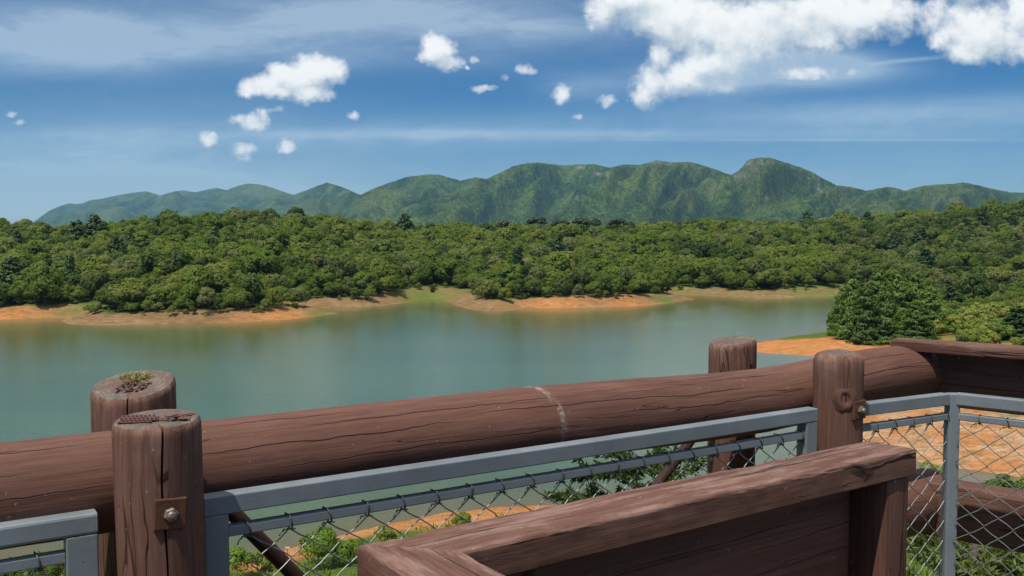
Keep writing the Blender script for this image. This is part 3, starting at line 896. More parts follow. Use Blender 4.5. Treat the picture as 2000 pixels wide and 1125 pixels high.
# marked trees on the skyline and slopes --------------------------------------
MARKED = [  # kind, photo x, photo y of the foot, photo y of the top, distance, label, category, name
    ('coni', 187, 470, 418, 440, 'tall dark conical tree rising above the left hilltop', 'conifer', 'conifer_tree'),
    ('coni', 152, 474, 431, 430, 'shorter dark conical tree just left of the tall one on the left hill', 'conifer', 'conifer_tree'),
    ('coni', 30, 492, 448, 400, 'broad dark conifer on the left hill close to the picture edge', 'conifer', 'conifer_tree'),
    ('coni', 22, 585, 500, 300, 'large dark conifer by the lake at the left picture edge', 'conifer', 'conifer_tree'),
    ('dark', 312, 440, 421, 500, 'small dark round tree on the skyline of the left hill', 'tree', 'broadleaf_tree'),
    ('coni', 792, 452, 417, 600, 'lone dark conifer standing clear on the skyline in front of the mountains', 'conifer', 'conifer_tree'),
    ('umb', 1051, 462, 426, 600, 'flat-topped umbrella pine standing alone on the skyline', 'araucaria', 'araucaria_tree'),
    ('umb', 985, 462, 434, 590, 'low flat-topped araucaria left of the lone umbrella pine', 'araucaria', 'araucaria_tree'),
    ('umb', 1095, 464, 431, 560, 'dark flat-topped araucaria first in the skyline clump', 'araucaria', 'araucaria_tree'),
    ('umb', 1135, 464, 428, 560, 'tallest flat-topped araucaria in the middle of the skyline clump', 'araucaria', 'araucaria_tree'),
    ('umb', 1158, 466, 431, 565, 'flat-topped araucaria last in the skyline clump', 'araucaria', 'araucaria_tree'),
    ('umb', 1205, 464, 430, 570, 'flat-topped araucaria on the skyline right of the clump', 'araucaria', 'araucaria_tree'),
    ('umb', 305, 540, 470, 400, 'dark araucaria with spread crown in the middle of the left hill', 'araucaria', 'araucaria_tree'),
    ('umb', 340, 535, 466, 405, 'second dark araucaria in the left hill forest, right of its twin', 'araucaria', 'araucaria_tree'),
    ('umb', 398, 520, 464, 415, 'dark araucaria with the rightmost crown on the left hill', 'araucaria', 'araucaria_tree'),
    ('coni', 1575, 470, 415, 700, 'pale tall tree first in the row above the right-hand forest', 'tree', 'conifer_tree'),
    ('coni', 1692, 468, 414, 690, 'pointed tree above the right-hand forest skyline', 'tree', 'conifer_tree'),
    ('broad', 1640, 468, 413, 700, 'spreading tree above the dark row in the right-hand forest', 'tree', 'broadleaf_tree'),
    ('broad', 1762, 462, 408, 690, 'tall spreading tree on the right-hand skyline', 'tree', 'broadleaf_tree'),
    ('broad', 1815, 458, 410, 670, 'spreading tree on the skyline between two taller ones', 'tree', 'broadleaf_tree'),
    ('grey', 1893, 450, 402, 660, 'tallest spreading tree on the right-hand skyline', 'tree', 'broadleaf_tree'),
    ('grey', 1940, 446, 398, 640, 'pale spreading tree highest on the right end of the skyline', 'tree', 'broadleaf_tree'),
    ('coni', 1915, 480, 415, 560, 'dark conifer high on the right-hand slope', 'conifer', 'conifer_tree'),
    ('coni', 1885, 470, 425, 560, 'smaller dark conifer beside the tall one on the right-hand slope', 'conifer', 'conifer_tree'),
    ('coni', 1797, 485, 443, 520, 'dark conical tree standing in the pale scrub of the right-hand slope', 'conifer', 'conifer_tree'),
    ('coni', 1745, 490, 452, 520, 'slim dark conifer below the dark row on the right-hand slope', 'conifer', 'conifer_tree'),
    ('coni', 1975, 470, 430, 560, 'dark conifer on the slope close to the right picture edge', 'conifer', 'conifer_tree'),
    ('coni', 1808, 530, 486, 400, 'dark conifer halfway down the right-hand slope', 'conifer', 'conifer_tree'),
    ('dark', 1903, 572, 532, 300, 'round dark green tree beside the grass clearing', 'tree', 'broadleaf_tree'),
    ('coni', 1992, 672, 600, 205, 'dark pine cut by the right picture edge above the plank', 'pine tree', 'pine_tree'),
    ('coni', 1862, 600, 556, 270, 'young pine in the scrub beyond the grove', 'pine tree', 'pine_tree'),
    ('grey', 140, 560, 517, 330, 'pale grey tree with a bare domed crown in the left cove', 'tree', 'broadleaf_tree'),
    ('grey', 1455, 570, 545, 420, 'pale grey tree low in the forest above the far tan bank', 'tree', 'broadleaf_tree'),
]
marked_spots = []
cnt = {}
for kd, px, yb, yt, d, lab, cat, nm in MARKED:
    pool = {'coni': conis, 'umb': umbs, 'dark': darks, 'grey': greys, 'broad': broads}[kd]
    cnt[kd] = cnt.get(kd, 0) + 1
    k = pool[cnt[kd] % len(pool)]
    x = (px - 1000) / FOC * d
    z = float(terrain(np.array([x]), np.array([float(d)]))[0])
    top = EYE + (450 - yt) / FOC * d
    Hh = max(top - z, 4.0)
    sc = Hh / k.H
    o, c = plant(k, nm, lab, cat, (x, d, z), sc, cnt[kd] * 2.1)
    if kd == 'umb':
        w_ = min(max(1.0, 1.0 / sc * 0.9), 1.5)
        o.scale = (sc * w_, sc * w_, sc)
    if kd == 'coni': o.scale = (max(sc, .8) * 1.45, max(sc, .8) * 1.45, sc)
    marked_spots.append((x, d))

# the forest ----------------------------------------------------------------------
px_l, ys = [], []
cand = []
y = 182.0
while y < 980:
    stp = 4.9 if y < 420 else 4.9 + (y - 420) * 0.008
    half = y * 0.92 + 12
    n = int(2 * half / stp)
    xs = -half + (np.arange(n) + RNG.uniform(-.42, .42, n)) * stp
    yy_ = y + RNG.uniform(-.42, .42, n) * stp
    cand.append(np.stack([xs, yy_], 1))
    y += stp
cand = np.concatenate(cand)
Z, S, W, PXC = terrain(cand[:, 0], cand[:, 1], True)
bwid = 7.4 + 5 * (vnoise(cand[:, 0] / 30, cand[:, 1] / 30, 21) - 0.5) + 5 * (vnoise(cand[:, 0] / 8, cand[:, 1] / 8, 22) - .5)
ok = (S > bwid) & (W['near'] < 0.3)
# the cove head stays open; so does the grass clearing on the right and the pines' own ground
for cx, cy, r in ((840, 576, 10), (1855, 566, 13), (1905, 569, 11), (1315, 581, 6), (150, 609, 9)):
    P = at_z(cx, cy, 1.5)
    ok &= ((cand[:, 0] - P[0]) ** 2 + (cand[:, 1] - P[1]) ** 2) > r * r
for (sx, sy) in pine_spots:
    ok &= ((cand[:, 0] - sx) ** 2 + (cand[:, 1] - sy) ** 2) > 3.8 ** 2
for (sx, sy) in marked_spots:
    ok &= ((cand[:, 0] - sx) ** 2 + (cand[:, 1] - sy) ** 2) > 3.4 ** 2
ok &= ~((cand[:, 1] < 224) & (PXC < 1800)) & ~((cand[:, 1] < 205))
scrub = (PXC > 1760) & (cand[:, 1] < 345)
ex = np.stack([RNG.uniform(80, 235, 2600), RNG.uniform(150, 345, 2600)], 1)      # denser scrub on the open right-hand shore
eZ, eS, eW, eP = terrain(ex[:, 0], ex[:, 1], True)
eo = (eS > 3) & (eP > 1770) & (eP < 2250) & (eW['near'] < .3) & ((eS > 24) | (ex[:, 1] > 224))
for (sx, sy) in pine_spots + marked_spots:
    eo &= ((ex[:, 0] - sx) ** 2 + (ex[:, 1] - sy) ** 2) > 3.0 ** 2
for cx, cy, r in ((1855, 566, 13), (1905, 569, 11)):
    P = at_z(cx, cy, 1.5)
    eo &= ((ex[:, 0] - P[0]) ** 2 + (ex[:, 1] - P[1]) ** 2) > r * r
ok = ok & ~scrub
lowp = np.stack([RNG.uniform(-260, 260, 9000), RNG.uniform(235, 420, 9000)], 1)
lZ, lS, lW, lP = terrain(lowp[:, 0], lowp[:, 1], True)
lo_ = (lS > 4.2 + 6 * vnoise(lowp[:, 0] / 11, lowp[:, 1] / 11, 23)) & (lS < 13) & (lW['near'] < .2) & (lP > -150) & (lP < 2150) & (vnoise(lowp[:, 0] / 5, lowp[:, 1] / 5, 24) > .38)
lowp, lZ, lS, lP = lowp[lo_], lZ[lo_], lS[lo_], lP[lo_]
nlow = len(lowp)
cand = np.concatenate([cand, ex, lowp]); Z = np.concatenate([Z, eZ, lZ]); S = np.concatenate([S, eS, lS]); PXC = np.concatenate([PXC, eP, lP])
n0 = len(scrub)
scrub = np.concatenate([np.zeros(n0, bool), np.ones(len(ex), bool), np.zeros(nlow, bool)]); ok = np.concatenate([ok, eo, np.ones(nlow, bool)])
low = np.concatenate([np.zeros(n0 + len(ex), bool), np.ones(nlow, bool)])
cand, Z, S, PXC, scrub, low = cand[ok], Z[ok], S[ok], PXC[ok], scrub[ok], low[ok]
dist = cand[:, 1]
sc_noise = fbm(cand[:, 0] / 38, cand[:, 1] / 38, 3, 91)
scl = np.clip(np.exp(RNG.normal(0.0, 0.30, len(cand))), 0.5, 1.9) * (0.86 + 0.30 * sc_noise) * np.where(dist > 420, 1 + np.minimum(dist - 420, 200) * 0.0006, 1)
open_ = (PXC > 1640) & (cand[:, 1] > 330) & (cand[:, 1] < 560)
scl = np.where(open_, scl * 0.72, scl)
scl = np.where(scrub, RNG.uniform(0.26, 0.62, len(cand)), scl)
scl *= np.clip(0.72 + (S - 8) / 40, 0.72, 1.0)
scl = np.where(low, RNG.uniform(0.12, 0.42, len(cand)), scl)
# keep only what can be seen from the deck (with slack for a step aside)
top = Z + 6.6 * scl
hor = np.full(len(cand), -9.0)
for u in np.linspace(0.25, 0.97, 34):
    hx, hy = cand[:, 0] * u, cand[:, 1] * u
    hz, hs, hw, _ = terrain(hx, hy, True)
    far_y = hy > 230
    hz = hz + np.where((hs > 12) & far_y, 3.0, 0)
    hor = np.maximum(hor, (hz - EYE) / hy)
vis = (top - EYE) / dist > hor - 0.006
low = low[vis]
cand, Z, S, PXC, scrub, scl, dist = cand[vis], Z[vis], S[vis], PXC[vis], scrub[vis], scl[vis], dist[vis]
r_ = RNG.uniform(0, 1, len(cand))
zf = RNG.uniform(0.78, 1.2, len(cand)) * np.where(scl > 1.3, 0.9, 1.0)
clump = fbm(cand[:, 0] / 24, cand[:, 1] / 24, 2, 95)
kind = RNG.integers(0, 6, len(cand))
kind = np.where((r_ < 0.10 + 0.10 * (clump > .58)), RNG.integers(6, 8, len(cand)), kind)
kind = np.where((PXC > 1640) & (dist > 330) & (dist < 560) & (r_ > .1) & (r_ < .42), RNG.integers(6, 8, len(cand)), kind)
kind = np.where((r_ > 0.88 - 0.22 * (clump < .40)), RNG.integers(8, 10, len(cand)), kind)
kind = np.where((r_ > 0.99) & ~scrub & (dist < 430), RNG.integers(10, 12, len(cand)), kind)
dark_row = (PXC > 1600) & (PXC < 2050) & (dist > 560) & (dist < 640)
kind = np.where(dark_row & (r_ > 0.35), RNG.integers(8, 10, len(cand)), kind)
rotz = RNG.uniform(0, 6.28, len(cand))
size = np.where(scrub | low, 0, scl / dist)
order = np.argsort(-size)
ntree = 250
pick = order[:ntree]
LAB = {'broad': ('broadleaf_tree', 'rounded green broadleaf tree in the forest front above the far bank', 'tree', 'green trees along the forest front'),
       'grey': ('grey_tree', 'pale grey-green tree with a thin crown in the forest front', 'tree', 'grey-green trees along the forest front'),
       'dark': ('dark_tree', 'dark green rounded tree in the forest front above the far bank', 'tree', 'dark trees along the forest front'),
       'coni': ('conifer_tree', 'small dark conical tree among the broadleaf trees of the forest front', 'conifer', 'conical trees in the forest front')}
for i in pick:
    k = int(kind[i]); nm, lab, cat, grp = LAB[NAMES[k]]
    s_ = float(scl[i]) * (0.75 if NAMES[k] == 'coni' else 1)
    plant(ALL[k], nm, lab, cat, (cand[i, 0], cand[i, 1], Z[i]), s_, float(rotz[i]), grp, sz=float(zf[i]))
mask = np.ones(len(cand), bool); mask[pick] = False
# scrub on the right-hand slope: the nearest are single shrubs
shr = []
for i in range(3):
    rng = np.random.default_rng(800 + i)
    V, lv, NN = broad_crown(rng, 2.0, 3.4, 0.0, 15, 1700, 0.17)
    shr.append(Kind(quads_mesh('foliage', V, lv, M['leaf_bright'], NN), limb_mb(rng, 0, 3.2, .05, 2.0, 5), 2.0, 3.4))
sidx = np.where(scrub & mask)[0]
sidx = sidx[np.argsort(dist[sidx])][:290]
for n_, i in enumerate(sidx):
    mask[i] = False
    if PXC[i] > 2250: continue
    plant(shr[n_ % 3], 'shrub', 'yellow-green shrub in the scrub of the right-hand shore', 'shrub', (cand[i, 0], cand[i, 1], Z[i]), float(scl[i]) * 2.0, float(rotz[i]), 'shrubs on the right-hand shore', 'stem', 'foliage')
rest = np.where(mask)[0]
me = bpy.data.meshes.new('forest')
me.from_pydata([(cand[i, 0], cand[i, 1], Z[i]) for i in rest], [], [])
a = me.attributes.new('scl', 'FLOAT', 'POINT'); a.data.foreach_set('value', scl[rest].astype(np.float32))
a = me.attributes.new('rotz', 'FLOAT', 'POINT'); a.data.foreach_set('value', rotz[rest].astype(np.float32))
a = me.attributes.new('zf', 'FLOAT', 'POINT'); a.data.foreach_set('value', (zf[rest] * scl[rest]).astype(np.float32))
a = me.attributes.new('idx', 'INT', 'POINT'); a.data.foreach_set('value', kind[rest].astype(np.int32))
forest = link_mesh('forest', me)
tag(forest, 'dense forest covering the hills beyond the lake', None, None, 'stuff')
print('forest points', len(rest), 'single trees', len(pick), 'shrubs', len(sidx))
ng = bpy.data.node_groups.new('forest_scatter', 'GeometryNodeTree')
ng.interface.new_socket('Geometry', in_out='INPUT', socket_type='NodeSocketGeometry')
ng.interface.new_socket('Geometry', in_out='OUTPUT', socket_type='NodeSocketGeometry')
gi = ng.nodes.new('NodeGroupInput'); go = ng.nodes.new('NodeGroupOutput')
jn = ng.nodes.new('GeometryNodeJoinGeometry')


def named(name, typ):
    nd = ng.nodes.new('GeometryNodeInputNamedAttribute')
    nd.data_type = typ
    nd.inputs['Name'].default_value = name
    return [o for o in nd.outputs if o.enabled][0]


src = {}
for o in COL.objects:
    if o.type == 'MESH' and o.data in [k.crown for k in ALL] and o.data not in src:
        src[o.data] = o
cx = ng.nodes.new('ShaderNodeCombineXYZ'); ng.links.new(named('rotz', 'FLOAT'), cx.inputs['Z'])
s1_ = named('scl', 'FLOAT'); s3_ = ng.nodes.new('ShaderNodeCombineXYZ')
ng.links.new(s1_, s3_.inputs['X']); ng.links.new(s1_, s3_.inputs['Y']); ng.links.new(named('zf', 'FLOAT'), s3_.inputs['Z'])
sc_at = s3_.outputs[0]; id_at = named('idx', 'INT')
for i, k in enumerate(ALL):
    if k.crown not in src: continue
    cmp_ = ng.nodes.new('FunctionNodeCompare'); cmp_.data_type = 'INT'; cmp_.operation = 'EQUAL'
    ins = [s for s in cmp_.inputs if s.enabled]
    ng.links.new(id_at, ins[0]); ins[1].default_value = i
    oi = ng.nodes.new('GeometryNodeObjectInfo'); oi.inputs['Object'].default_value = src[k.crown]
    oi.inputs['As Instance'].default_value = True
    io = ng.nodes.new('GeometryNodeInstanceOnPoints')
    ng.links.new(gi.outputs[0], io.inputs['Points'])
    ng.links.new(cmp_.outputs[0], io.inputs['Selection'])
    ng.links.new(oi.outputs['Geometry'], io.inputs['Instance'])
    ng.links.new(cx.outputs[0], io.inputs['Rotation'])
    ng.links.new(sc_at, io.inputs['Scale'])
    ng.links.new(io.outputs[0], jn.inputs[0])
ng.links.new(jn.outputs[0], go.inputs[0])
md = forest.modifiers.new('scatter', 'NODES'); md.node_group = ng

# bushes on the near shore --------------------------------------------------------
def bush(px, yb, yt, wpx, mat, lab, seed, d=None, n=2600, name='bush', cat='bush', open_=False):
    rng = np.random.default_rng(seed)
    x, y = at_z(px, yb, 0.5)
    if d is not None:
        y = d; x = (px - 1000) / FOC * d
    z = float(terrain(np.array([x]), np.array([y]))[0])
    Hh = EYE + (450 - yt) / FOC * y * 1.0 - z
    Hh = max(Hh, 0.7)
    R = wpx / 2 / FOC * y
    ls = 0.085 if y < 90 else 0.12
    V, lv, NN = broad_crown(rng, R, Hh, Hh * (.25 if open_ else -0.05), 15, n, ls * max(.7, min(1.5, R / 1.6)))
    o = thing(name, lab, cat, (x, y, z))
    link_mesh('foliage', quads_mesh('foliage', V, lv, M[mat], NN), o)
    mb = limb_mb(rng, 0, Hh, 0.05, R, 7)
    me = bpy.data.meshes.new('stem'); me.from_pydata(mb.v, [], mb.f); me.materials.append(M['bark'])
    link_mesh('stem', me, o)
    return o


BUSHES = [
    (622, 1108, 1041, 92, 'leaf_fresh', 'largest green bush on the near shore, domed over bare twigs', True),
    (463, 1135, 1080, 84, 'leaf_fresh', 'dense dark green bush beside the upright of the steel frame', False),
    (521, 1112, 1074, 46, 'leaf_bright', 'small light green bush behind the diagonal brace', False),
    (684, 1106, 1062, 62, 'leaf_fresh', 'bright green bush just left of the sawn cap corner', False),
    (752, 1060, 1034, 44, 'leaf_bright', 'low yellow-green bush on the orange strip behind the cap', False),
    (900, 1030, 1004, 40, 'leaf_bright', 'thin green bush on the orange strip halfway along the cap', False),
    (70, 1150, 1092, 90, 'leaf_fresh', 'bright bush seen through the left steel panel', False),
    (130, 1140, 1090, 50, 'leaf_bright', 'yellow-green bush seen beside the upright of the left steel panel', False),
    (10, 1150, 1098, 60, 'leaf_fresh', 'green bush cut by the left picture edge below the steel rail', False),
    (1820, 968, 893, 70, 'leaf_bright', 'green bush on the inlet shore left of the steel corner post', False),
    (1955, 990, 934, 76, 'leaf_fresh', 'green bush on the inlet shore right of the steel corner post', False),
    (2008, 992, 928, 70, 'leaf_fresh', 'green bush on the inlet shore cut by the right picture edge', False),
]
for i, (px, yb, yt, w, mt, lab, op) in enumerate(BUSHES):
    bush(px, yb, yt, w, mt, lab, 900 + i, open_=op)
bush(1978, 1200, 1085, 100, 'leaf_fresh', 'fresh green leafy bush under the lower beam at the right', 950, d=32.0, n=3200)
bush(1830, 1200, 1108, 90, 'leaf_fresh', 'leafy bush low beside the foot of the steel corner post', 951, d=34.0, n=2600)

# near araucarias below the deck --------------------------------------------------
def near_araucaria(x, y, ztop, seed, lab, nwh=6, R=1.15):
    rng = np.random.default_rng(seed)
    z = float(terrain(np.array([x]), np.array([y]))[0])
    o = thing('araucaria_tree', lab, 'araucaria', (x, y, z))
    H = ztop - z
    tr = MB()
    tube(tr, [(0, 0, -.5), (0.03, 0, H * .5), (0, 0, H)], [.16, .10, .03], 8)
    V, lv = [], []
    for i in range(nwh):
        zz = H - 0.1 - i * 0.42
        L = R * (0.45 + 0.55 * min(1, (i + .5) / 2.5))
        nb = 6
        for b in range(nb):
            a = 2 * math.pi * (b + rng.uniform(-.3, .3)) / nb + i * .5
            p0 = np.array([0, 0, zz]); ca, sa = math.cos(a), math.sin(a)
            e = np.array([ca * L, sa * L, zz + rng.uniform(-.25, .12)])
            tube(tr, [p0, (p0 + e) / 2 + [0, 0, -.05], e], [.02, .014, .008], 5)
            twigs = [(p0 * .75 + e * .25, e), (p0 * .4 + e * .6, e)]
            for k in range(9):
                s0 = rng.uniform(.12, .95)
                base = p0 * (1 - s0) + e * s0
                da = a + rng.choice([-1, 1]) * rng.uniform(.5, 1.1)
                twigs.append((base, base + np.array([math.cos(da), math.sin(da), rng.uniform(-.2, .4)]) * rng.uniform(.22, .42)))
            for q0, q1 in twigs:
                m_ = 75
                s = rng.uniform(0, 1, m_)[:, None]
                P = q0 + (q1 - q0) * s
                ax = unit((q1 - q0)[None, :])
                rd = rng.normal(size=(m_, 3)); rd = unit(rd - ax * np.sum(rd * ax, 1, keepdims=True))
                dirn = unit(rd + ax * 0.9)
                ln = rng.uniform(.03, .055, m_)
                P = P + dirn * ln[:, None]
                V.append(leaf_quads(P, rng.normal(size=(m_, 3)), ln * .30, 3.4, dirn, rng))
                lv.append(np.clip(.1 + .5 * s[:, 0] * rng.uniform(.5, 1.2, m_), 0, 1))
    link_mesh('crown', quads_mesh('crown', np.concatenate(V), np.concatenate(lv), M['needle_near']), o)
    me = bpy.data.meshes.new('trunk'); me.from_pydata(tr.v, [], tr.f)
    me.polygons.foreach_set('use_smooth', [True] * len(me.polygons)); me.materials.append(M['bark'])
    link_mesh('trunk', me, o)


P = at_depth(1240, 890, 10.5)
near_araucaria(P.x, P.y, P.z, 41, 'young araucaria with olive needle tufts just below the log rail', 6, 1.0)
P = at_depth(1905, 1062, 8.5)
near_araucaria(P.x, P.y, P.z, 43, 'araucaria top with olive needles below the lower beam at the right', 5, 0.85)

# marker post on the shore
x, y = at_z(562, 1097, 0.5)
z = float(terrain(np.array([x]), np.array([y]))[0])
o = thing('marker_post', 'thin shore marker post with a small white board on top', 'marker post', (x, y, z))
mb = MB(); tube(mb, [(x, y, z - .3), (x, y, z + 1.25)], 0.025, 6); mb.build('pole', M['bark'], o)
mb = MB()
bx = [(sx * .17, sy * .02, sz * .06) for sz in (-1, 1) for sy in (-1, 1) for sx in (-1, 1)]
mb.add([(x + a, y + b, z + 1.31 + c) for a, b, c in bx], [(0, 1, 5, 4), (1, 3, 7, 5), (3, 2, 6, 7), (2, 0, 4, 6), (4, 5, 7, 6), (2, 3, 1, 0)])
mb.build('board', M['white'], o)

# grass on the near shore
gxs = RNG.uniform(-55, 75, 26000); gys = RNG.uniform(48, 100, 26000)
gz, gs_, gw, gp = terrain(gxs, gys, True)
okg = (gw['near'] > .5) & (gs_ > 2.5 + 4 * vnoise(gxs / 4, gys / 4, 3)) & (vnoise(gxs / 3, gys / 3, 8) > .3)
gxs, gys, gz = gxs[okg], gys[okg], gz[okg]
n = len(gxs)
hh = RNG.uniform(.18, .5, n) * (0.6 + vnoise(gxs / 5, gys / 5, 12))
an = RNG.uniform(0, 6.28, n); wd = RNG.uniform(.05, .13, n)
bl = np.stack([np.cos(an) * wd, np.sin(an) * wd, np.zeros(n)], 1)
tipo = np.stack([RNG.normal(0, .12, n), RNG.normal(0, .12, n), hh], 1)
P = np.stack([gxs, gys, gz - .03], 1)
V = np.stack([P - bl, P + bl, P + tipo + bl * .3, P + tipo - bl * .3], 1)
gme = quads_mesh('grass', V, RNG.uniform(0, 1, n) * .6 + .5 * vnoise(gxs / 6, gys / 6, 19) - .1, M['grass'])
tag(link_mesh('grass', gme), 'rough grass on the near shore', None, None, 'stuff')

# ------------------------------------------------------------------ the deck railing
YAW = math.atan2(FOC / CP, 2700.0)
RV = Vector((math.cos(YAW), math.sin(YAW), 0))
NV = Vector((-math.sin(YAW), math.cos(YAW), 0))


def D(t, p, h):
    """deck coordinates: along the rail, away from the viewer, below the eye"""
    return RV * t + NV * p + Vector((0, 0, EYE - h))


def sweep(mb, cent, ring, gs_ring, caps=(True, True), wear_lit=None, stain=None, gx0=0.0):
    """cent: list of (origin, axis u, axis w, along); ring(i) -> list of (a,b) offsets"""
    vs, gs, ws, st, fs = [], [], [], [], []
    n = len(cent); K = None
    for i, (o, u, w, al) in enumerate(cent):
        rg = ring(i)
        K = len(rg)
        for k, (a, b) in enumerate(rg):
            vs.append(o + u * a + w * b)
            gs.append((al + gx0, a, b))
            ws.append(wear_lit(i, k) if wear_lit else 0.0)
            st.append(stain(i, k) if stain else 0.0)
    for i in range(n - 1):
        for k in range(K):
            fs.append((i * K + k, i * K + (k + 1) % K, (i + 1) * K + (k + 1) % K, (i + 1) * K + k))
    if caps[0]: fs.append(tuple(reversed(range(K))))
    if caps[1]: fs.append(tuple((n - 1) * K + k for k in range(K)))
    mb.add(vs, fs, gs, ws, st)


def beam(name, p0, p1, wid, hgt, mat, parent, bev=0.008, nseg=50, wob=0.0012, wear_top=0.0, seed=1, mitre0=0.0, mitre1=0.0, up=Vector((0, 0, 1))):
    """sawn timber between the two points (centre line), rounded arrises; mitre = shift of the end per unit of side offset"""
    p0, p1 = Vector(p0), Vector(p1)
    d = (p1 - p0).normalized(); L = (p1 - p0).length
    u = up.cross(d).normalized()
    w = d.cross(u).normalized()
    prof = []
    for cx_, cy_, a0 in ((1, 1, 0), (-1, 1, 90), (-1, -1, 180), (1, -1, 270)):
        for a in (0, 45, 90):
            r = math.radians(a0 + a)
            prof.append((cx_ * (wid / 2 - bev) + math.cos(r) * bev, cy_ * (hgt / 2 - bev) + math.sin(r) * bev))
    # extra points along the long sides keep the wear attribute on the top face
    rng = np.random.default_rng(seed)
    K = len(prof)
    ss = np.concatenate([[0, 0.004], np.linspace(0.012, L - 0.012, nseg), [L - 0.004, L]])
    offs = (np.array([[vnoise(s * 9, k * 3.7, seed) for k in range(K)] for s in ss]) - .5) * 2 * wob
    cent = [(p0 + d * float(s), u, w, float(s)) for s in ss]

    def ring(i):
        e = 1.0
        sh = 0.004 if i in (0, len(ss) - 1) else (0.0012 if i in (1, len(ss) - 2) else 0)
        return [((a - math.copysign(sh, a)) + offs[i, k] * (1 if a > 0 else -1), (b - math.copysign(sh, b)) + offs[i, k]) for k, (a, b) in enumerate(prof)]
    mb = MB()
    base = len(mb.v)
    sweep(mb, cent, ring, None, wear_lit=lambda i, k: (wear_top if prof[k][1] > hgt / 2 - bev * 1.01 else 0.25 * wear_top if prof[k][1] > 0 else 0))
    if mitre0 or mitre1:
        vs = []
        for v, g in zip(mb.v, mb.g):
            s = g[0]; f = s / L
            sh = mitre0 * g[1] * (1 - f) ** 6 + mitre1 * g[1] * f ** 6
            q = Vector(v) + d * sh
            vs.append(tuple(q))
        mb.v = vs
    return mb.build(name, mat, parent, True, 30)


def lerp_tab(x, xs, ys_):
    return float(np.interp(x, xs, ys_))


rail = thing('log_railing', 'red-brown round log railing with paired posts along the lake side of the deck', 'railing', D(1.8, 2.5, 1.65))


def log(name, t0, t1, perp, hc, r, parent, bend=None, seed=3, stain=None, n=260, seg=80):
    mb = MB()
    ts_ = np.linspace(t0, t1, n)
    cent, rr = [], []
    tt = np.concatenate([[t0, t0 + .004], ts_[1:-1], [t1 - .012, t1]])
    for t_ in tt:
        dh = lerp_tab(t_, *bend) if bend else 0.0
        dp = (float(vnoise(t_ * .8, 2.0, seed)) - .5) * .012
        cent.append((D(t_, perp + dp, hc + dh), NV, Vector((0, 0, 1)), float(t_)))
    nn = len(tt)
    ang = np.linspace(0, 2 * math.pi, seg, endpoint=False)
    T, Aa = np.meshgrid(tt, ang, indexing='ij')
    R = r * (1 + .035 * (fbm(T * 1.3, np.cos(Aa) + 3, 2, seed) - .5) + .018 * (fbm(T * 5, np.sin(Aa) * 3 + 7 + np.cos(Aa) * 2, 3, seed + 5) - .5))
    R[0] *= .95; R[-1] *= .93; R[-2] *= .985

    def ring(i):
        return [(float(R[i, k] * math.cos(ang[k])), float(R[i, k] * math.sin(ang[k]))) for k in range(seg)]
    sweep(mb, cent, ring, None, wear_lit=lambda i, k: max(0.0, math.sin(ang[k]) - .7) * .6 + .05,  # paler log top: mostly sunlight painted in, over a little even wear
          stain=(lambda i, k: stain(tt[i], ang[k])) if stain else None)
    return mb.build(name, M['log'], parent, True, 60)


BEND = ([-2.4, 0.2, 1.0, 1.8, 2.3, 2.7, 3.0, 3.2, 3.4, 3.75, 4.3], [-.010, -.006, 0.000, 0.006, 0.020, 0.034, 0.040, 0.034, 0.024, 0.010, 0.014])


def drip(t_, a):
    # pale dropping running over the front of the log
    if not (math.radians(75) < a < math.radians(232)): return 0.0
    da = (a - math.radians(75)) / math.radians(157)
    c = 1.86 - .012 + .05 * math.sin(da * 2.2) - 0.0 * da
    wdt = (.013 if da > .12 else .03) * (1.1 - .55 * da)
    return float(max(0.0, 1.2 - abs(t_ - c) / wdt)) if abs(t_ - c) < wdt * 1.2 else 0.0


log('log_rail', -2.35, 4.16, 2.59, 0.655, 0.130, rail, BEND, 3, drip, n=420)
log('lower_rail', -2.35, 4.27, 2.60, 1.305, 0.145, rail, None, 13)


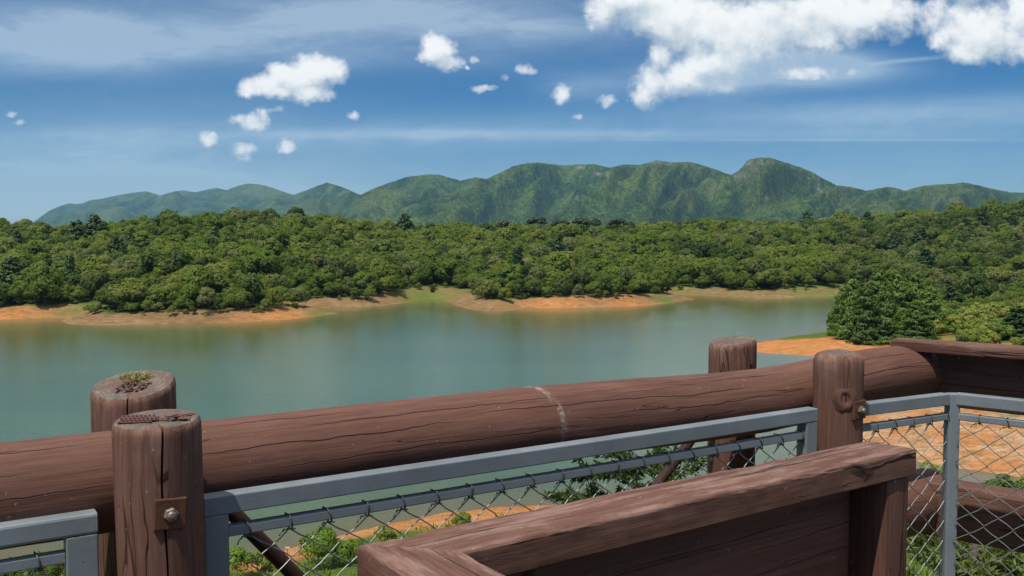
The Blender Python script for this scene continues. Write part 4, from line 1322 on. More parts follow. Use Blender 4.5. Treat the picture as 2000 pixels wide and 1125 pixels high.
def post(t_, p_, r, htop, tilt, parent, seed, crack=None, dome=0.0, hbot=1.9, dz_dir=None, out=0.0):
    """round post, sawn top leaning by tilt (deg) towards dz_dir"""
    rng = np.random.default_rng(seed)
    base = list(np.linspace(0, 2 * math.pi, 56, endpoint=False))
    if crack is not None:
        ca, cd, cl, cw = crack
        base = [a for a in base if abs((a - ca + math.pi) % (2 * math.pi) - math.pi) > cw * 2.2] + [ca - cw, ca, ca + cw]
        base = sorted(x % (2 * math.pi) for x in base)
    ang = np.array(base); K = len(ang)
    dd = dz_dir if dz_dir is not None else Vector((0, -1, 0))
    cdir = D(t_, p_, 0)
    hs = np.concatenate([[0.0, .006, .016], np.linspace(.03, hbot - htop, 46)])
    ctr = D(t_, p_, htop)
    X = Vector((1, 0, 0)); Y = Vector((0, 1, 0))
    mb = MB(); top = MB()
    vs, gs, ws = [], [], []
    rows = []
    for i, h_ in enumerate(hs):
        for k, a in enumerate(ang):
            q = r * (1 + .05 * (float(vnoise(math.cos(a) * 1.3 + 5, math.sin(a) * 1.3 + h_ * .5, seed)) - .5) + .02 * (float(vnoise(math.cos(a) * 6 + 5, math.sin(a) * 6 + h_ * 2, seed + 2)) - .5))
            if i == 0: q -= .007 + dome
            elif i == 1: q -= .002 + dome * .6
            elif i == 2: q -= dome * .25
            if crack is not None:
                da = abs((a - ca - .05 * math.sin(h_ * 14) + math.pi) % (2 * math.pi) - math.pi)
                da0 = abs((a - ca + math.pi) % (2 * math.pi) - math.pi)
                if da0 < cw * .5: q -= cd * max(0.0, 1 - h_ / cl)
            lean = -math.tan(math.radians(tilt)) * (dd.x * math.cos(a) + dd.y * math.sin(a)) * q * max(0.0, 1 - h_ / .55)
            a2 = a + (.035 * math.sin(h_ * 17 + seed) if crack is not None else 0)
            P_ = ctr + X * (math.cos(a2) * q) + Y * (math.sin(a2) * q) + Vector((0, 0, -h_ + lean))
            P_ += X * (out * h_)
            vs.append(P_); gs.append((h_ + 9, math.cos(a) * q, math.sin(a) * q))
            ws.append(max(0, .7 - h_ * 6) + .12)
    fs = []
    for i in range(len(hs) - 1):
        for k in range(K):
            fs.append((i * K + k, (i + 1) * K + k, (i + 1) * K + (k + 1) % K, i * K + (k + 1) % K))
    mb.add(vs, fs, gs, ws)
    o = mb.build('post', M['post'], parent, True, 55)
    # sawn top: rings inwards with a rough surface
    vs2, gs2, fs2 = [], [], []
    fr = [1.0, .93, .8, .6, .38, .18]
    for j, f_ in enumerate(fr):
        for k in range(K):
            P_ = Vector(vs[k])
            c0 = ctr + Vector((0, 0, 0))
            q = c0.lerp(P_, f_)
            if crack is not None and abs((ang[k] - ca + math.pi) % (2 * math.pi) - math.pi) < cw * .5 and f_ < .99:
                q += Vector((0, 0, -.012 * f_))
            q += Vector((0, 0, (float(vnoise(q.x * 60, q.y * 60, seed)) - .5) * .006 * (1 if f_ < .97 else 0) + dome * (1 - f_ ** 2) * .8))
            vs2.append(q); gs2.append((0, q.x - ctr.x, q.y - ctr.y))
    for j in range(len(fr) - 1):
        for k in range(K):
            fs2.append((j * K + k, j * K + (k + 1) % K, (j + 1) * K + (k + 1) % K, (j + 1) * K + k))
    fs2.append(tuple((len(fr) - 1) * K + k for k in range(K)))
    top.add(vs2, fs2, gs2)
    top.build('post_top', M['end'], o, True)
    return o


def plate_and_bolt(t_, p_, h_, parent, size=.072, roll=0.0, normal=None):
    nrm = (normal or -NV).normalized()
    u = Vector((0, 0, 1)).cross(nrm).normalized(); w = nrm.cross(u)
    R_ = Matrix.Rotation(roll, 3, nrm)
    u = R_ @ u; w = R_ @ w
    c = D(t_, p_, h_)
    mb = MB()
    s = size / 2
    for (s_, z_) in ((s, 0.0),):
        vs = []
        for zz, q in ((-.02, s), (.0035, s), (.005, s - .0018)):
            vs += [c + u * (a * q) + w * (b * q) + nrm * zz for a, b in ((-1, -1), (1, -1), (1, 1), (-1, 1))]
        fs = [(0, 1, 5, 4), (1, 2, 6, 5), (2, 3, 7, 6), (3, 0, 4, 7), (4, 5, 9, 8), (5, 6, 10, 9), (6, 7, 11, 10), (7, 4, 8, 11), (8, 9, 10, 11)]
    mb.add(vs, fs)
    mb.build('bolt_plate', M['rust'], parent)
    mb = MB()
    vs, fs = [], []
    for zz, q in ((.004, .0165), (.014, .0165), (.0165, .0145)):
        vs += [c + u * (math.cos(k * math.pi / 3 + .3) * q) + w * (math.sin(k * math.pi / 3 + .3) * q) + nrm * zz for k in range(6)]
    for j in range(2):
        for k in range(6): fs.append((j * 6 + k, j * 6 + (k + 1) % 6, j * 6 + 6 + (k + 1) % 6, j * 6 + 6 + k))
    fs.append(tuple(12 + k for k in range(6)))
    mb.add(vs, fs)
    vs, fs = [], []
    for zz, q in ((.016, .0105), (.022, .0105), (.0255, .008), (.027, .004)):
        vs += [c + u * (math.cos(k * math.pi / 7) * q) + w * (math.sin(k * math.pi / 7) * q) + nrm * zz for k in range(14)]
    for j in range(3):
        for k in range(14): fs.append((j * 14 + k, j * 14 + (k + 1) % 14, j * 14 + 14 + (k + 1) % 14, j * 14 + 14 + k))
    fs.append(tuple(42 + k for k in range(14)))
    mb.add(vs, fs)
    mb.build('bolt_nut', M['bolt'], parent, True, 30)


def view_ang(t_, p_):
    q = D(t_, p_, 0)
    return math.atan2(-q.y, -q.x)


va = view_ang(.57, 2.35)
pl = post(.568, 2.35, .101, .455, 4.0, rail, 21, crack=(va + .10, .03, .62, .03), hbot=2.2, out=.012)
plate_and_bolt(.568, 2.35 - .103, .662, pl, roll=math.radians(-4))
pr = post(3.187, 2.35, .098, .487, 1.0, rail, 22, dome=.016, hbot=2.2)
plate_and_bolt(3.187, 2.35 - .099, .70, pr)
bl_ = post(.622, 2.83, .114, .440, 13.5, rail, 23, crack=(view_ang(.62, 2.83) - .12, .02, .5, .02), hbot=2.6)
br_ = post(3.10, 2.83, .101, .478, 9.0, rail, 24, crack=(view_ang(3.1, 2.83) - .55, .02, .6, .02), hbot=2.6, dz_dir=Vector((-.8, -.6, 0)), dome=.004)
post(-2.02, 2.35, .1, .46, 3.0, rail, 25, hbot=2.2)
post(-1.98, 2.83, .11, .45, 6.0, rail, 26, hbot=2.6)
# knot on the right-hand post
a = view_ang(3.187, 2.35) + .30
kc = D(3.187, 2.35, .655) + Vector((math.cos(a), math.sin(a), 0)) * .0965
kn = Vector((math.cos(a), math.sin(a), .05)).normalized()
ku = Vector((0, 0, 1)).cross(kn).normalized(); kw = kn.cross(ku)
mb = MB(); vs, fs, gs = [], [], []
prof = [(.056, -.006), (.046, -.0005), (.037, .0035), (.028, .005), (.020, .0025), (.012, -.006), (.004, -.014)]
for j, (q, z_) in enumerate(prof):
    for k in range(20):
        aa = 2 * math.pi * k / 20
        f_ = 1 + .28 * (float(vnoise(math.cos(aa) * 1.2 + 4, math.sin(aa) * 1.2 + j * .25, 5)) - .5) + .2 * (float(vnoise(math.cos(aa) * 3 + 4, math.sin(aa) * 3 + j * .6, 6)) - .5)
        vs.append(kc + ku * (math.cos(aa) * q * f_ * .82) + kw * (math.sin(aa) * q * f_ * 1.1) + kn * z_)
        gs.append((aa * .03, q * 1.0, z_))
for j in range(len(prof) - 1):
    for k in range(20): fs.append((j * 20 + k, j * 20 + (k + 1) % 20, (j + 1) * 20 + (k + 1) % 20, (j + 1) * 20 + k))
fs.append(tuple((len(prof) - 1) * 20 + k for k in range(20)))
mb.add(vs, fs, gs); mb.build('knot', M['post'], pr, True)
# rusted nail plate let into the front left post top
c = D(.568, 2.35, .455)
mb = MB()
up_ = Vector((0, -math.sin(math.radians(4)), math.cos(math.radians(4)))).normalized()
ux = Vector((math.cos(.16), math.sin(.16), 0)); uy = up_.cross(ux).normalized()
nx_, ny_ = 9, 5
cw_, ch_ = .0098, .0125
for ix in range(nx_):
    for iy in range(ny_):
        if ix > 6 and (ix * 7 + iy * 5) % 4 == 0: continue
        o2 = c + ux * (-.078 + ix * cw_ + (iy % 2) * .0035) + uy * (-.034 + iy * ch_) + up_ * (.004 + .0015 * ((ix * 3 + iy) % 3))
        out_ = [(-.5, -.5), (.5, -.5), (.5, .5), (-.5, .5)]
        inn = [(-.24, -.30), (.20, -.30), (.24, .30), (-.20, .30)]
        vs = [o2 + ux * (a * cw_) + uy * (b * ch_) for a, b in out_] + [o2 + ux * (a * cw_) + uy * (b * ch_) for a, b in inn]
        vs += [v - up_ * .005 for v in vs[4:]]
        fs = [(k, (k + 1) % 4, 4 + (k + 1) % 4, 4 + k) for k in range(4)] + [(4 + k, 4 + (k + 1) % 4, 8 + (k + 1) % 4, 8 + k) for k in range(4)]
        mb.add(vs, fs)
mb.build('nail_plate', M['rust2'], pl)
mb = MB()
rng = np.random.default_rng(5)
for i in range(46):                       # flaking second plate
    o2 = c + ux * rng.uniform(.016, .078) + uy * rng.uniform(-.030, .026) + up_ * rng.uniform(.003, .008)
    s1, s2 = rng.uniform(.004, .011), rng.uniform(.0015, .004)
    a_ = rng.uniform(-.5, .5)
    q1 = (ux * math.cos(a_) + uy * math.sin(a_)) * s1; q2 = (uy * math.cos(a_) - ux * math.sin(a_)) * s2 + up_ * rng.uniform(-.002, .002)
    mb.add([o2 - q1 - q2, o2 + q1 - q2, o2 + q1 + q2, o2 - q1 + q2], [(0, 1, 2, 3)])
mb.build('nail_plate', M['rust2'], pl)
c = D(.622, 2.83, .440)
mb = MB()
for i in range(60):
    dx, dy = rng.uniform(-.035, .045), rng.uniform(-.06, .02)
    o2 = c + Vector((dx, dy, .006 + dy * math.tan(math.radians(13.5)) + rng.uniform(0, .005)))
    s1, s2 = rng.uniform(.004, .011), rng.uniform(.002, .005); a_ = rng.uniform(0, 3)
    q1 = Vector((math.cos(a_), math.sin(a_), rng.uniform(-.2, .2))) * s1; q2 = Vector((-math.sin(a_), math.cos(a_), .24)) * s2
    mb.add([o2 - q1 - q2, o2 + q1 - q2, o2 + q1 + q2, o2 - q1 + q2], [(0, 1, 2, 3)])
mb.build('nail_plate', M['rust2'], bl_)
# moss and dry grass on the back left post
n = 420
th_ = RNG.uniform(0, 6.28, n); rr_ = np.sqrt(RNG.uniform(0, 1, n))
P = np.stack([-.012 + np.cos(th_) * rr_ * .045, .045 + np.sin(th_) * rr_ * .028, np.zeros(n)], 1)
k_ = n // 4
P[:k_, 0] = RNG.normal(.0, .012, k_); P[:k_, 1] = RNG.uniform(-.03, .04, k_)
P[:, 2] = P[:, 1] * math.tan(math.radians(13.5)) + .003
hgt_ = RNG.uniform(.003, .014, n) * (1 - .6 * rr_)
aa = RNG.uniform(0, 6.28, n)
bl2 = np.stack([np.cos(aa), np.sin(aa), np.zeros(n)], 1) * RNG.uniform(.0012, .0035, n)[:, None]
tp = np.stack([RNG.normal(0, .008, n), RNG.normal(0, .008, n), hgt_], 1)
V = np.stack([P - bl2, P + bl2, P + tp + bl2 * .5, P + tp - bl2 * .5], 1)
mo = link_mesh('moss_tuft', quads_mesh('moss_tuft', V, RNG.uniform(.3, 1, n), M['moss']))
mo.location = c
tag(mo, 'tuft of dry moss growing on the sawn top of the back left post', 'moss')

# braces outside the posts
mb = MB(); tube(mb, [D(.70, 2.83, .66), D(.895, 2.83, .855), D(1.088, 2.83, 1.088), D(1.55, 2.83, 1.64)], [.025, .025, .025, .025], 10)
mb.build('brace', M['brace'], rail, True, 60)
mb = MB(); tube(mb, [D(3.03, 2.83, .72), D(2.82, 2.83, .915), D(2.689, 2.83, 1.023), D(2.1, 2.83, 1.62)], [.022, .022, .022, .022], 10)
mb.build('brace', M['brace'], rail, True, 60)

# right-hand side of the deck: plank on a squared beam
TURN = math.radians(73)
QV = (math.cos(TURN), -math.sin(TURN))          # direction in deck coordinates
QN = (math.sin(TURN), math.cos(TURN))           # outwards


def Q(s, o, h):
    """right-hand side: s along from the corner, o outwards from the beam face"""
    return D(4.10 + QV[0] * s + QN[0] * o, 2.46 + QV[1] * s + QN[1] * o, h)


side = thing('side_railing', 'squared timber railing with a flat handrail plank on the right-hand side', 'railing', Q(.8, .05, 1.65))
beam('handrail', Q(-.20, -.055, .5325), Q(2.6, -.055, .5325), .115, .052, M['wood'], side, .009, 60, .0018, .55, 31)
beam('beam', Q(-.14, .075, .690), Q(2.6, .075, .690), .15, .258, M['wood'], side, .022, 40, .002, .1, 32)
beam('lower_beam', Q(-.14, .075, 1.31), Q(2.6, .075, 1.31), .15, .258, M['wood'], side, .02, 40, .002, .1, 33)

# sawn parapet in front -------------------------------------------------------
par = thing('sawn_parapet', 'sawn timber parapet with a mitred cap in the foreground', 'parapet', D(1.5, 1.5, 1.65))
hc = .600 + .036
wc = .146
pc = 1.631 - wc / 2
tc0 = .757 + wc / 2


def mitred(name, a, b, wid, hgt, far_side, parent, seed, cut_at):
    pass


def cap_mesh(name, corners_fn, L, parent, seed, wid, hgt, end_shift0, end_shift1, mapf):
    """cap plank; mapf(s, o, z)->world, o across (-wid/2..wid/2); the ends are shifted by end_shift * o"""
    bev = .006
    prof = []
    nt_ = 14
    for o_ in np.linspace(-wid / 2 + bev, wid / 2 - bev, nt_): prof.append((o_, hgt / 2))
    prof += [(wid / 2 - bev * .3, hgt / 2 - bev * .3), (wid / 2, hgt / 2 - bev), (wid / 2, hgt / 2 - bev * 1.7)]
    for z_ in (0, -hgt / 2 + bev): prof.append((wid / 2, z_))
    for o_ in np.linspace(wid / 2 - bev, -wid / 2 + bev, 4): prof.append((o_, -hgt / 2))
    for z_ in (-hgt / 2 + bev, 0, hgt / 2 - bev): prof.append((-wid / 2, z_))
    prof.append((-wid / 2 + bev * .3, hgt / 2 - bev * .3))
    K = len(prof)
    ns = 90
    vs, gs, ws, fs = [], [], [], []
    for i in range(ns):
        f = i / (ns - 1)
        for k, (o_, z_) in enumerate(prof):
            s = (end_shift0 * o_) * (1 - f) + (L + end_shift1 * o_) * f
            wob = (float(vnoise(s * 30, k * 1.7, seed)) - .5) * .0022 + (float(vnoise(s * 6, 3.3, seed + 4)) - .5) * .003
            edge_ = abs(o_) > wid / 2 - bev * 1.2 and z_ > hgt / 2 - bev * 1.3
            z2 = z_ + (wob if z_ > 0 else 0) - (abs(wob) * 1.2 if edge_ else 0)
            o2 = o_ + (wob * (1 if o_ > 0 else -1) if abs(o_) > wid / 2 - bev * 1.5 else 0)
            vs.append(mapf(s, o2, z2)); gs.append((s + seed, o_, z_ * .6))
            topf = z_ >= hgt / 2 - 1e-6
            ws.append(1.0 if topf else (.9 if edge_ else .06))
    for i in range(ns - 1):
        for k in range(K): fs.append((i * K + k, (i + 1) * K + k, (i + 1) * K + (k + 1) % K, i * K + (k + 1) % K))
    fs.append(tuple(range(K))); fs.append(tuple((ns - 1) * K + k for k in reversed(range(K))))
    mb = MB(); mb.add(vs, fs, gs, ws)
    return mb.build(name, M['wood'], parent)


# long cap along the rail: o positive = towards the viewer
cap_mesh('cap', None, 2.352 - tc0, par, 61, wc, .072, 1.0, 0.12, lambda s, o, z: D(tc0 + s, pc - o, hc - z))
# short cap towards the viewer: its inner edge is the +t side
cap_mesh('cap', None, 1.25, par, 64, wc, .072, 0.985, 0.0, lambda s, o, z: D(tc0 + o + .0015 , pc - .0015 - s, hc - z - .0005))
def board(name, t0, t1, p0, p1, h0, h1, mat, seed, grain='h'):
    mb = MB()
    b = .004
    if grain == 'v':
        A0, A1 = D((t0 + t1) / 2, (p0 + p1) / 2, h1), D((t0 + t1) / 2, (p0 + p1) / 2, h0)
        return beam(name, A0, A1, abs(p1 - p0), abs(t1 - t0), mat, par, .006, 30, .001, 0.0, seed, up=RV)
    return beam(name, D(t0, (p0 + p1) / 2, (h0 + h1) / 2), D(t1, (p0 + p1) / 2, (h0 + h1) / 2), abs(p1 - p0), abs(h1 - h0), mat, par, b, 30, .001, 0.0, seed)


h_und = .672 + .0015
board('post', 2.242, 2.342, 1.492, 1.622, h_und, 1.65, M['wood'], 71, 'v')
xx = 2.239
board('panel', .90, xx, 1.602, 1.628, h_und, 1.62, M['wood_dark'], 72)
board('post', .760, .860, 1.53, 1.625, h_und, 1.65, M['wood_dark'], 74, 'v')
beam('panel', D(.785, 1.527, 1.146), D(.785, .40, 1.146), .026, .94, M['wood_dark'], par, .004, 20, .001, 0, 75)
board('post', .765, .865, .30, .398, h_und, 1.65, M['wood_dark'], 76, 'v')

# steel mesh panels --------------------------------------------------------------
def hollow(mb, p0, p1, wid, hgt, upv=Vector((0, 0, 1)), bev=.004):
    p0, p1 = Vector(p0), Vector(p1)
    d = (p1 - p0).normalized()
    u = upv.cross(d).normalized(); w = d.cross(u).normalized()
    prof = []
    for cx_, cy_, a0 in ((1, 1, 0), (-1, 1, 90), (-1, -1, 180), (1, -1, 270)):
        for a in (0, 45, 90):
            r = math.radians(a0 + a)
            prof.append((cx_ * (wid / 2 - bev) + math.cos(r) * bev, cy_ * (hgt / 2 - bev) + math.sin(r) * bev))
    L = (p1 - p0).length
    ns = 24
    vs, fs, gs = [], [], []
    K = len(prof)
    ss = [0.0, .002] + list(np.linspace(.006, L - .006, ns)) + [L - .002, L]
    for i, s in enumerate(ss):
        q = .0022 if i in (0, len(ss) - 1) else 0
        for a, b in prof:
            vs.append(p0 + d * s + u * (a - math.copysign(q, a)) + w * (b - math.copysign(q, b))); gs.append((s, a, b))
    for i in range(len(ss) - 1):
        for k in range(K): fs.append((i * K + k, i * K + (k + 1) % K, (i + 1) * K + (k + 1) % K, (i + 1) * K + k))
    fs.append(tuple(reversed(range(K)))); fs.append(tuple((len(ss) - 1) * K + k for k in range(K)))
    mb.add(vs, fs, gs)


def chain_link(F, s0, s1, h0, h1, parent, seed, phase=0.0, pitch=.111, hp=.088, r=.0021, yoff=0.0):
    """F(s, o, h) -> world; one zigzag wire per half pitch, hooked into its neighbours"""
    rng = np.random.default_rng(seed)
    half = pitch / 2
    n = int((s1 - s0) / half)
    mb = MB()
    warp = lambda s, h: (.007 * (float(vnoise(s * 9, h * 9, seed)) - .5) * 2, .006 * (float(vnoise(s * 9 + 40, h * 9, seed)) - .5) * 2)
    for k in range(n):
        sa = s0 + phase + k * half; sb = sa + half
        pts = []
        h = h0; side_ = k % 2
        while h < h1 + hp:
            s = sa if side_ == 0 else sb
            dw = warp(round(s / half) * half, h)
            hook = .0028 if side_ == 0 else -.0028
            hh_ = min(h, h1)
            ss_ = (s + (.002 if side_ == 1 else -.002)) + dw[0]
            pts.append((ss_, -hook + yoff, hh_ + dw[1] * (0 if h == h0 else 1)))
            if hh_ >= h1: break
            h += hp / 2; side_ ^= 1
        if len(pts) < 2: continue
        # rounded bends: two points near every bend plus a slightly bowed straight
        out_ = [pts[0]]
        for i in range(1, len(pts)):
            a, b = np.array(pts[i - 1]), np.array(pts[i])
            bow = (.0028 if i % 2 else -.0028) * (1 + rng.uniform(-.5, .5))
            for f in (.12, .5, .88):
                q = a + (b - a) * f
                q[1] = a[1] + (b[1] - a[1]) * f
                q[2] += bow * (1 if f == .5 else .35)
                out_.append(tuple(q))
            out_.append(tuple(b))
        tube(mb, [F(*q) for q in out_], r, 5, False)
    return mb.build('chain_link_mesh', M['wire'], parent, True)


def tie(F, s, h_top, h_bot, o0, o1, parent, seed):
    """wire loop round the mesh rail with a twisted tail below it"""
    rng = np.random.default_rng(seed)
    mb = MB()
    lean = rng.uniform(-.004, .008)
    e = .0025
    pts = [F(s + .002, o0 - e, h_bot + .006), F(s - .001 + lean * .3, o0 - e, (h_top + h_bot) / 2), F(s - .004 - lean, o0 - e, h_top - e), F(s - .006 - lean, o1 + e, h_top - e), F(s - .003, o1 + e, h_bot + e), F(s + .001, o0 + .004, h_bot + .009)]
    tube(mb, pts, .0019, 6, True)
    pts = []
    for i in range(9):
        u = i / 8
        pts.append(F(s - .022 + u * .035, (o0 + o1) / 2 - .008 + .004 * math.sin(i * 2.3), h_bot + .010 - .005 * math.sin(u * 3) + .003 * math.cos(i * 2.6)))
    tube(mb, pts, .0022, 6, True)
    tube(mb, [F(s - .018, (o0 + o1) / 2 - .008, h_bot + .006), F(s - .028, (o0 + o1) / 2 - .012, h_bot + .012), F(s - .034, (o0 + o1) / 2 - .012, h_bot + rng.uniform(.018, .03))], .0018, 5, True)
    mb.build('tie_wire', M['tie'], parent, True)


def wrap(F, s0, s1, h, o0, o1, parent, seed):
    e = .0022
    mb = MB()
    tube(mb, [F(s0 - e, o1 + e, h + .002), F(s0 - e, o0 - e, h), F((s0 + s1) / 2, o0 - e, h + .004), F(s1 + e, o0 - e, h - .003), F(s1 + e, o1 + e, h - .001), F(s0 - e, o1 + e, h + .003)], .0019, 6, True)
    mb.build('tie_wire', M['tie'], parent, True)


# middle panel: frame front runs from perp 2.462 (left) to 2.36 (right)
def make_front(tL, pL, tR, pR):
    dv = Vector((tR - tL, pR - pL)); L = dv.length; dv /= L
    nv = Vector((-dv.y, dv.x))
    return (lambda s, o, h: D(tL + dv.x * s + nv.x * o, pL + dv.y * s + nv.y * o, h)), L


TW = .05
KS = .972
FM, LM = make_front(.710 * KS, 2.462 * KS, 3.078 * KS, 2.360 * KS)
pan = thing('mesh_panel', 'blue-grey steel mesh panel between the two log posts, in the middle', 'mesh panel', FM(LM / 2, .025, 1.65), group='steel mesh panels of the railing')
up_of = lambda F: None
mb = MB()
hT = .700 * KS; hB = 1.58
hollow(mb, FM(0, .025, hT + .025), FM(LM, .025, hT + .025), TW, TW)
vw = .062
for s_ in (vw / 2, LM - vw / 2):
    hollow(mb, FM(s_, .0255, hB), FM(s_, .0255, hT + TW + .0008), vw, TW - .001, upv=(FM(1, 0, 0) - FM(0, 0, 0)).cross(Vector((0, 0, 1))).normalized())
hollow(mb, FM(vw + .001, .025, hB - .03), FM(LM - vw - .001, .025, hB - .03), TW, TW)
mb.build('frame', M['steel'], pan)
hm = .787 * KS
mb = MB(); hollow(mb, FM(vw + .0006, .022, hm + .0145), FM(LM - vw - .0006, .022, hm + .0145), .029, .029)
mb.build('mesh_rail', M['steel'], pan)
ph = .118
ties = [ph + .1112 * i for i in range(20)]
chain_link(FM, ph, LM - vw, hm + .0345, hB - .06, pan, 5, 0.0, .1112, .086, yoff=.018)
for i, s_ in enumerate(ties):
    if vw < s_ < LM - vw: tie(FM, s_, hm, hm + .029, .0075, .0365, pan, 300 + i)
for h_ in (.905, 1.10, 1.30): wrap(FM, 0, vw, h_, 0, .05, pan, 2)
for h_ in (.865, 1.06): wrap(FM, LM - vw, LM, h_, 0, .05, pan, 2)

# left panel
FL, LL = make_front(-1.92, 2.566 * KS, .455 * KS, 2.484 * KS)
pan = thing('mesh_panel', 'blue-grey steel mesh panel cut by the left picture edge', 'mesh panel', FL(LL / 2, .025, 1.65), group='steel mesh panels of the railing')
mb = MB()
hollow(mb, FL(0, .025, hT + .025), FL(LL, .025, hT + .025), TW, TW, bev=.007)
vL = .072
for s_ in (vL / 2, LL - vL / 2):
    hollow(mb, FL(s_, .0255, hB), FL(s_, .0255, hT + TW + .0008), vL, TW - .001, upv=(FL(1, 0, 0) - FL(0, 0, 0)).cross(Vector((0, 0, 1))).normalized())
hollow(mb, FL(vL + .001, .025, hB - .03), FL(LL - vL - .001, .025, hB - .03), TW, TW)
mb.build('frame', M['steel'], pan)
mb = MB(); hollow(mb, FL(vL + .0006, .022, hm + .0145), FL(LL - vL - .0006, .022, hm + .0145), .029, .029)
mb.build('mesh_rail', M['steel'], pan)
chain_link(FL, vL + .05, LL - vL, hm + .0345, hB - .06, pan, 6, 0.0, .1112, .086, yoff=.018)
k = 0
s_ = vL + .05
while s_ < LL - vL:
    tie(FL, s_, hm, hm + .029, .0075, .0365, pan, 340 + k); s_ += .1112; k += 1

# corner panel: front run from the right post to the corner, then the right-hand run
hT = .700; hm = .787
CT, CPp = 3.850, 2.252
FC, LC = make_front(3.262, 2.318, CT - .03, CPp)
pan = thing('mesh_panel', 'blue-grey steel mesh panel turning the corner around a square steel post', 'mesh panel', D(CT, CPp, 1.65), group='steel mesh panels of the railing')
mb = MB(); hollow(mb, FC(0, .025, hT + .025), FC(LC, .025, hT + .025), TW, TW)
mb.build('top_bar', M['steel'], pan)
mb = MB(); hollow(mb, FC(0, .025, hB - .03), FC(LC, .025, hB - .03), TW, TW)
mb.build('bottom_bar', M['steel'], pan)
mb = MB(); hollow(mb, FC(0, .022, hm + .0145), FC(LC, .022, hm + .0145), .029, .029); mb.build('mesh_rail', M['steel'], pan)
tR = CT - .005; pR_ = CPp - .004
FR, LR = make_front(tR, pR_, tR + math.cos(math.radians(74)) * 2.3, pR_ - math.sin(math.radians(74)) * 2.3)
mb = MB(); hollow(mb, FR(0, .025, hT + .025), FR(LR, .025, hT + .025), TW, TW)
mb.build('top_bar', M['steel'], pan)
mb = MB(); hollow(mb, FR(0, .025, hB - .03), FR(LR, .025, hB - .03), TW, TW)
mb.build('bottom_bar', M['steel'], pan)
mb = MB(); hollow(mb, FR(0, .022, hm + .0145), FR(LR, .022, hm + .0145), .029, .029); mb.build('mesh_rail', M['steel'], pan)
mb = MB()
pc_ = D(CT + .008, CPp + .012, 0)
vdir = Vector((-pc_.x, -pc_.y, 0)).normalized()
vrot = Matrix.Rotation(math.radians(28), 3, 'Z') @ vdir
hollow(mb, D(CT + .008, CPp + .012, hB + .3), D(CT + .008, CPp + .012, hT + .003), .05, .05, upv=vrot, bev=.006)
mb.build('corner_post', M['steel'], pan)
chain_link(FC, .0, LC + .01, hm + .0345, hB - .06, pan, 8, .03, .108, .086, yoff=.018)
chain_link(FR, .02, LR, hm + .036, hB - .06, pan, 9, .0, .112, .086, yoff=.0)
for i in range(5): tie(FC, .135 + .108 * i, hm, hm + .029, .0075, .0365, pan, 380 + i)
for i in range(18): tie(FR, .10 + .112 * i, hm, hm + .029, .0075, .0365, pan, 400 + i)
cpos = lambda s, o, h: pc_ + Vector((0, 0, EYE - h)) + (vdir.cross(Vector((0, 0, 1))) * -s) - vdir * o
for i, h_ in enumerate((.965, 1.03, 1.115, 1.20, 1.285, 1.37)):
    rr = .036
    mb = MB()
    pts = [pc_ + Vector((math.cos(a) * rr, math.sin(a) * rr, EYE - h_ + .004 * math.sin(a + i))) for a in np.linspace(0, 2 * math.pi, 15)]
    tube(mb, pts, .0018, 5, True); mb.build('tie_wire', M['wire'], pan, True)

# deck boards under the viewer
mb = MB()
for i in range(26):
    p0 = 2.44 - i * .145
    c0 = D(-3.2, p0 - .07, 1.66); c1 = D(3.86 + (2.25 - p0) * .30, p0 - .07, 1.66)
    u = NV * .069; z_ = Vector((0, 0, -.035))
    vs = [c0 - u, c0 + u, c1 + u, c1 - u]; vs += [v + z_ for v in vs]
    mb.add(vs, [(3, 2, 1, 0), (0, 1, 5, 4), (1, 2, 6, 5), (2, 3, 7, 6), (3, 0, 4, 7), (4, 5, 6, 7)], [(0, -1, i), (0, 1, i), (8, 1, i), (8, -1, i)] * 2)
tag(mb.build('deck_floor', M['wood_floor']), 'wooden deck floor', None, None, 'structure')

# ------------------------------------------------------------------ haze
me = bpy.data.meshes.new('haze')
x0, x1, y0, y1, z0, z1 = -12500, 12500, -420, 17000, -7.5, 900.0
me.from_pydata([(x0, y0, z0), (x1, y0, z0), (x1, y1, z0), (x0, y1, z0), (x0, y0, z1), (x1, y0, z1), (x1, y1, z1), (x0, y1, z1)], [],
               [(3, 2, 1, 0), (4, 5, 6, 7), (0, 1, 5, 4), (1, 2, 6, 5), (2, 3, 7, 6), (3, 0, 4, 7)])
m = bpy.data.materials.new('haze'); m.use_nodes = True
t = NT(m.node_tree)
out = t.n('ShaderNodeOutputMaterial'); pv = t.n('ShaderNodeVolumePrincipled')
pv.inputs['Density'].default_value = 4.3e-5
pv.inputs['Color'].default_value = (0.34, 0.66, 1.0, 1)
pv.inputs['Anisotropy'].default_value = 0.15
pv.inputs['Density Attribute'].default_value = ''
t.t.links.new(pv.outputs[0], out.inputs['Volume'])
try: m.cycles.homogeneous_volume = True
except Exception: pass
me.materials.append(m)
hz = link_mesh('haze', me)
tag(hz, 'thin bluish haze over the lake and the mountains', None, None, 'stuff')

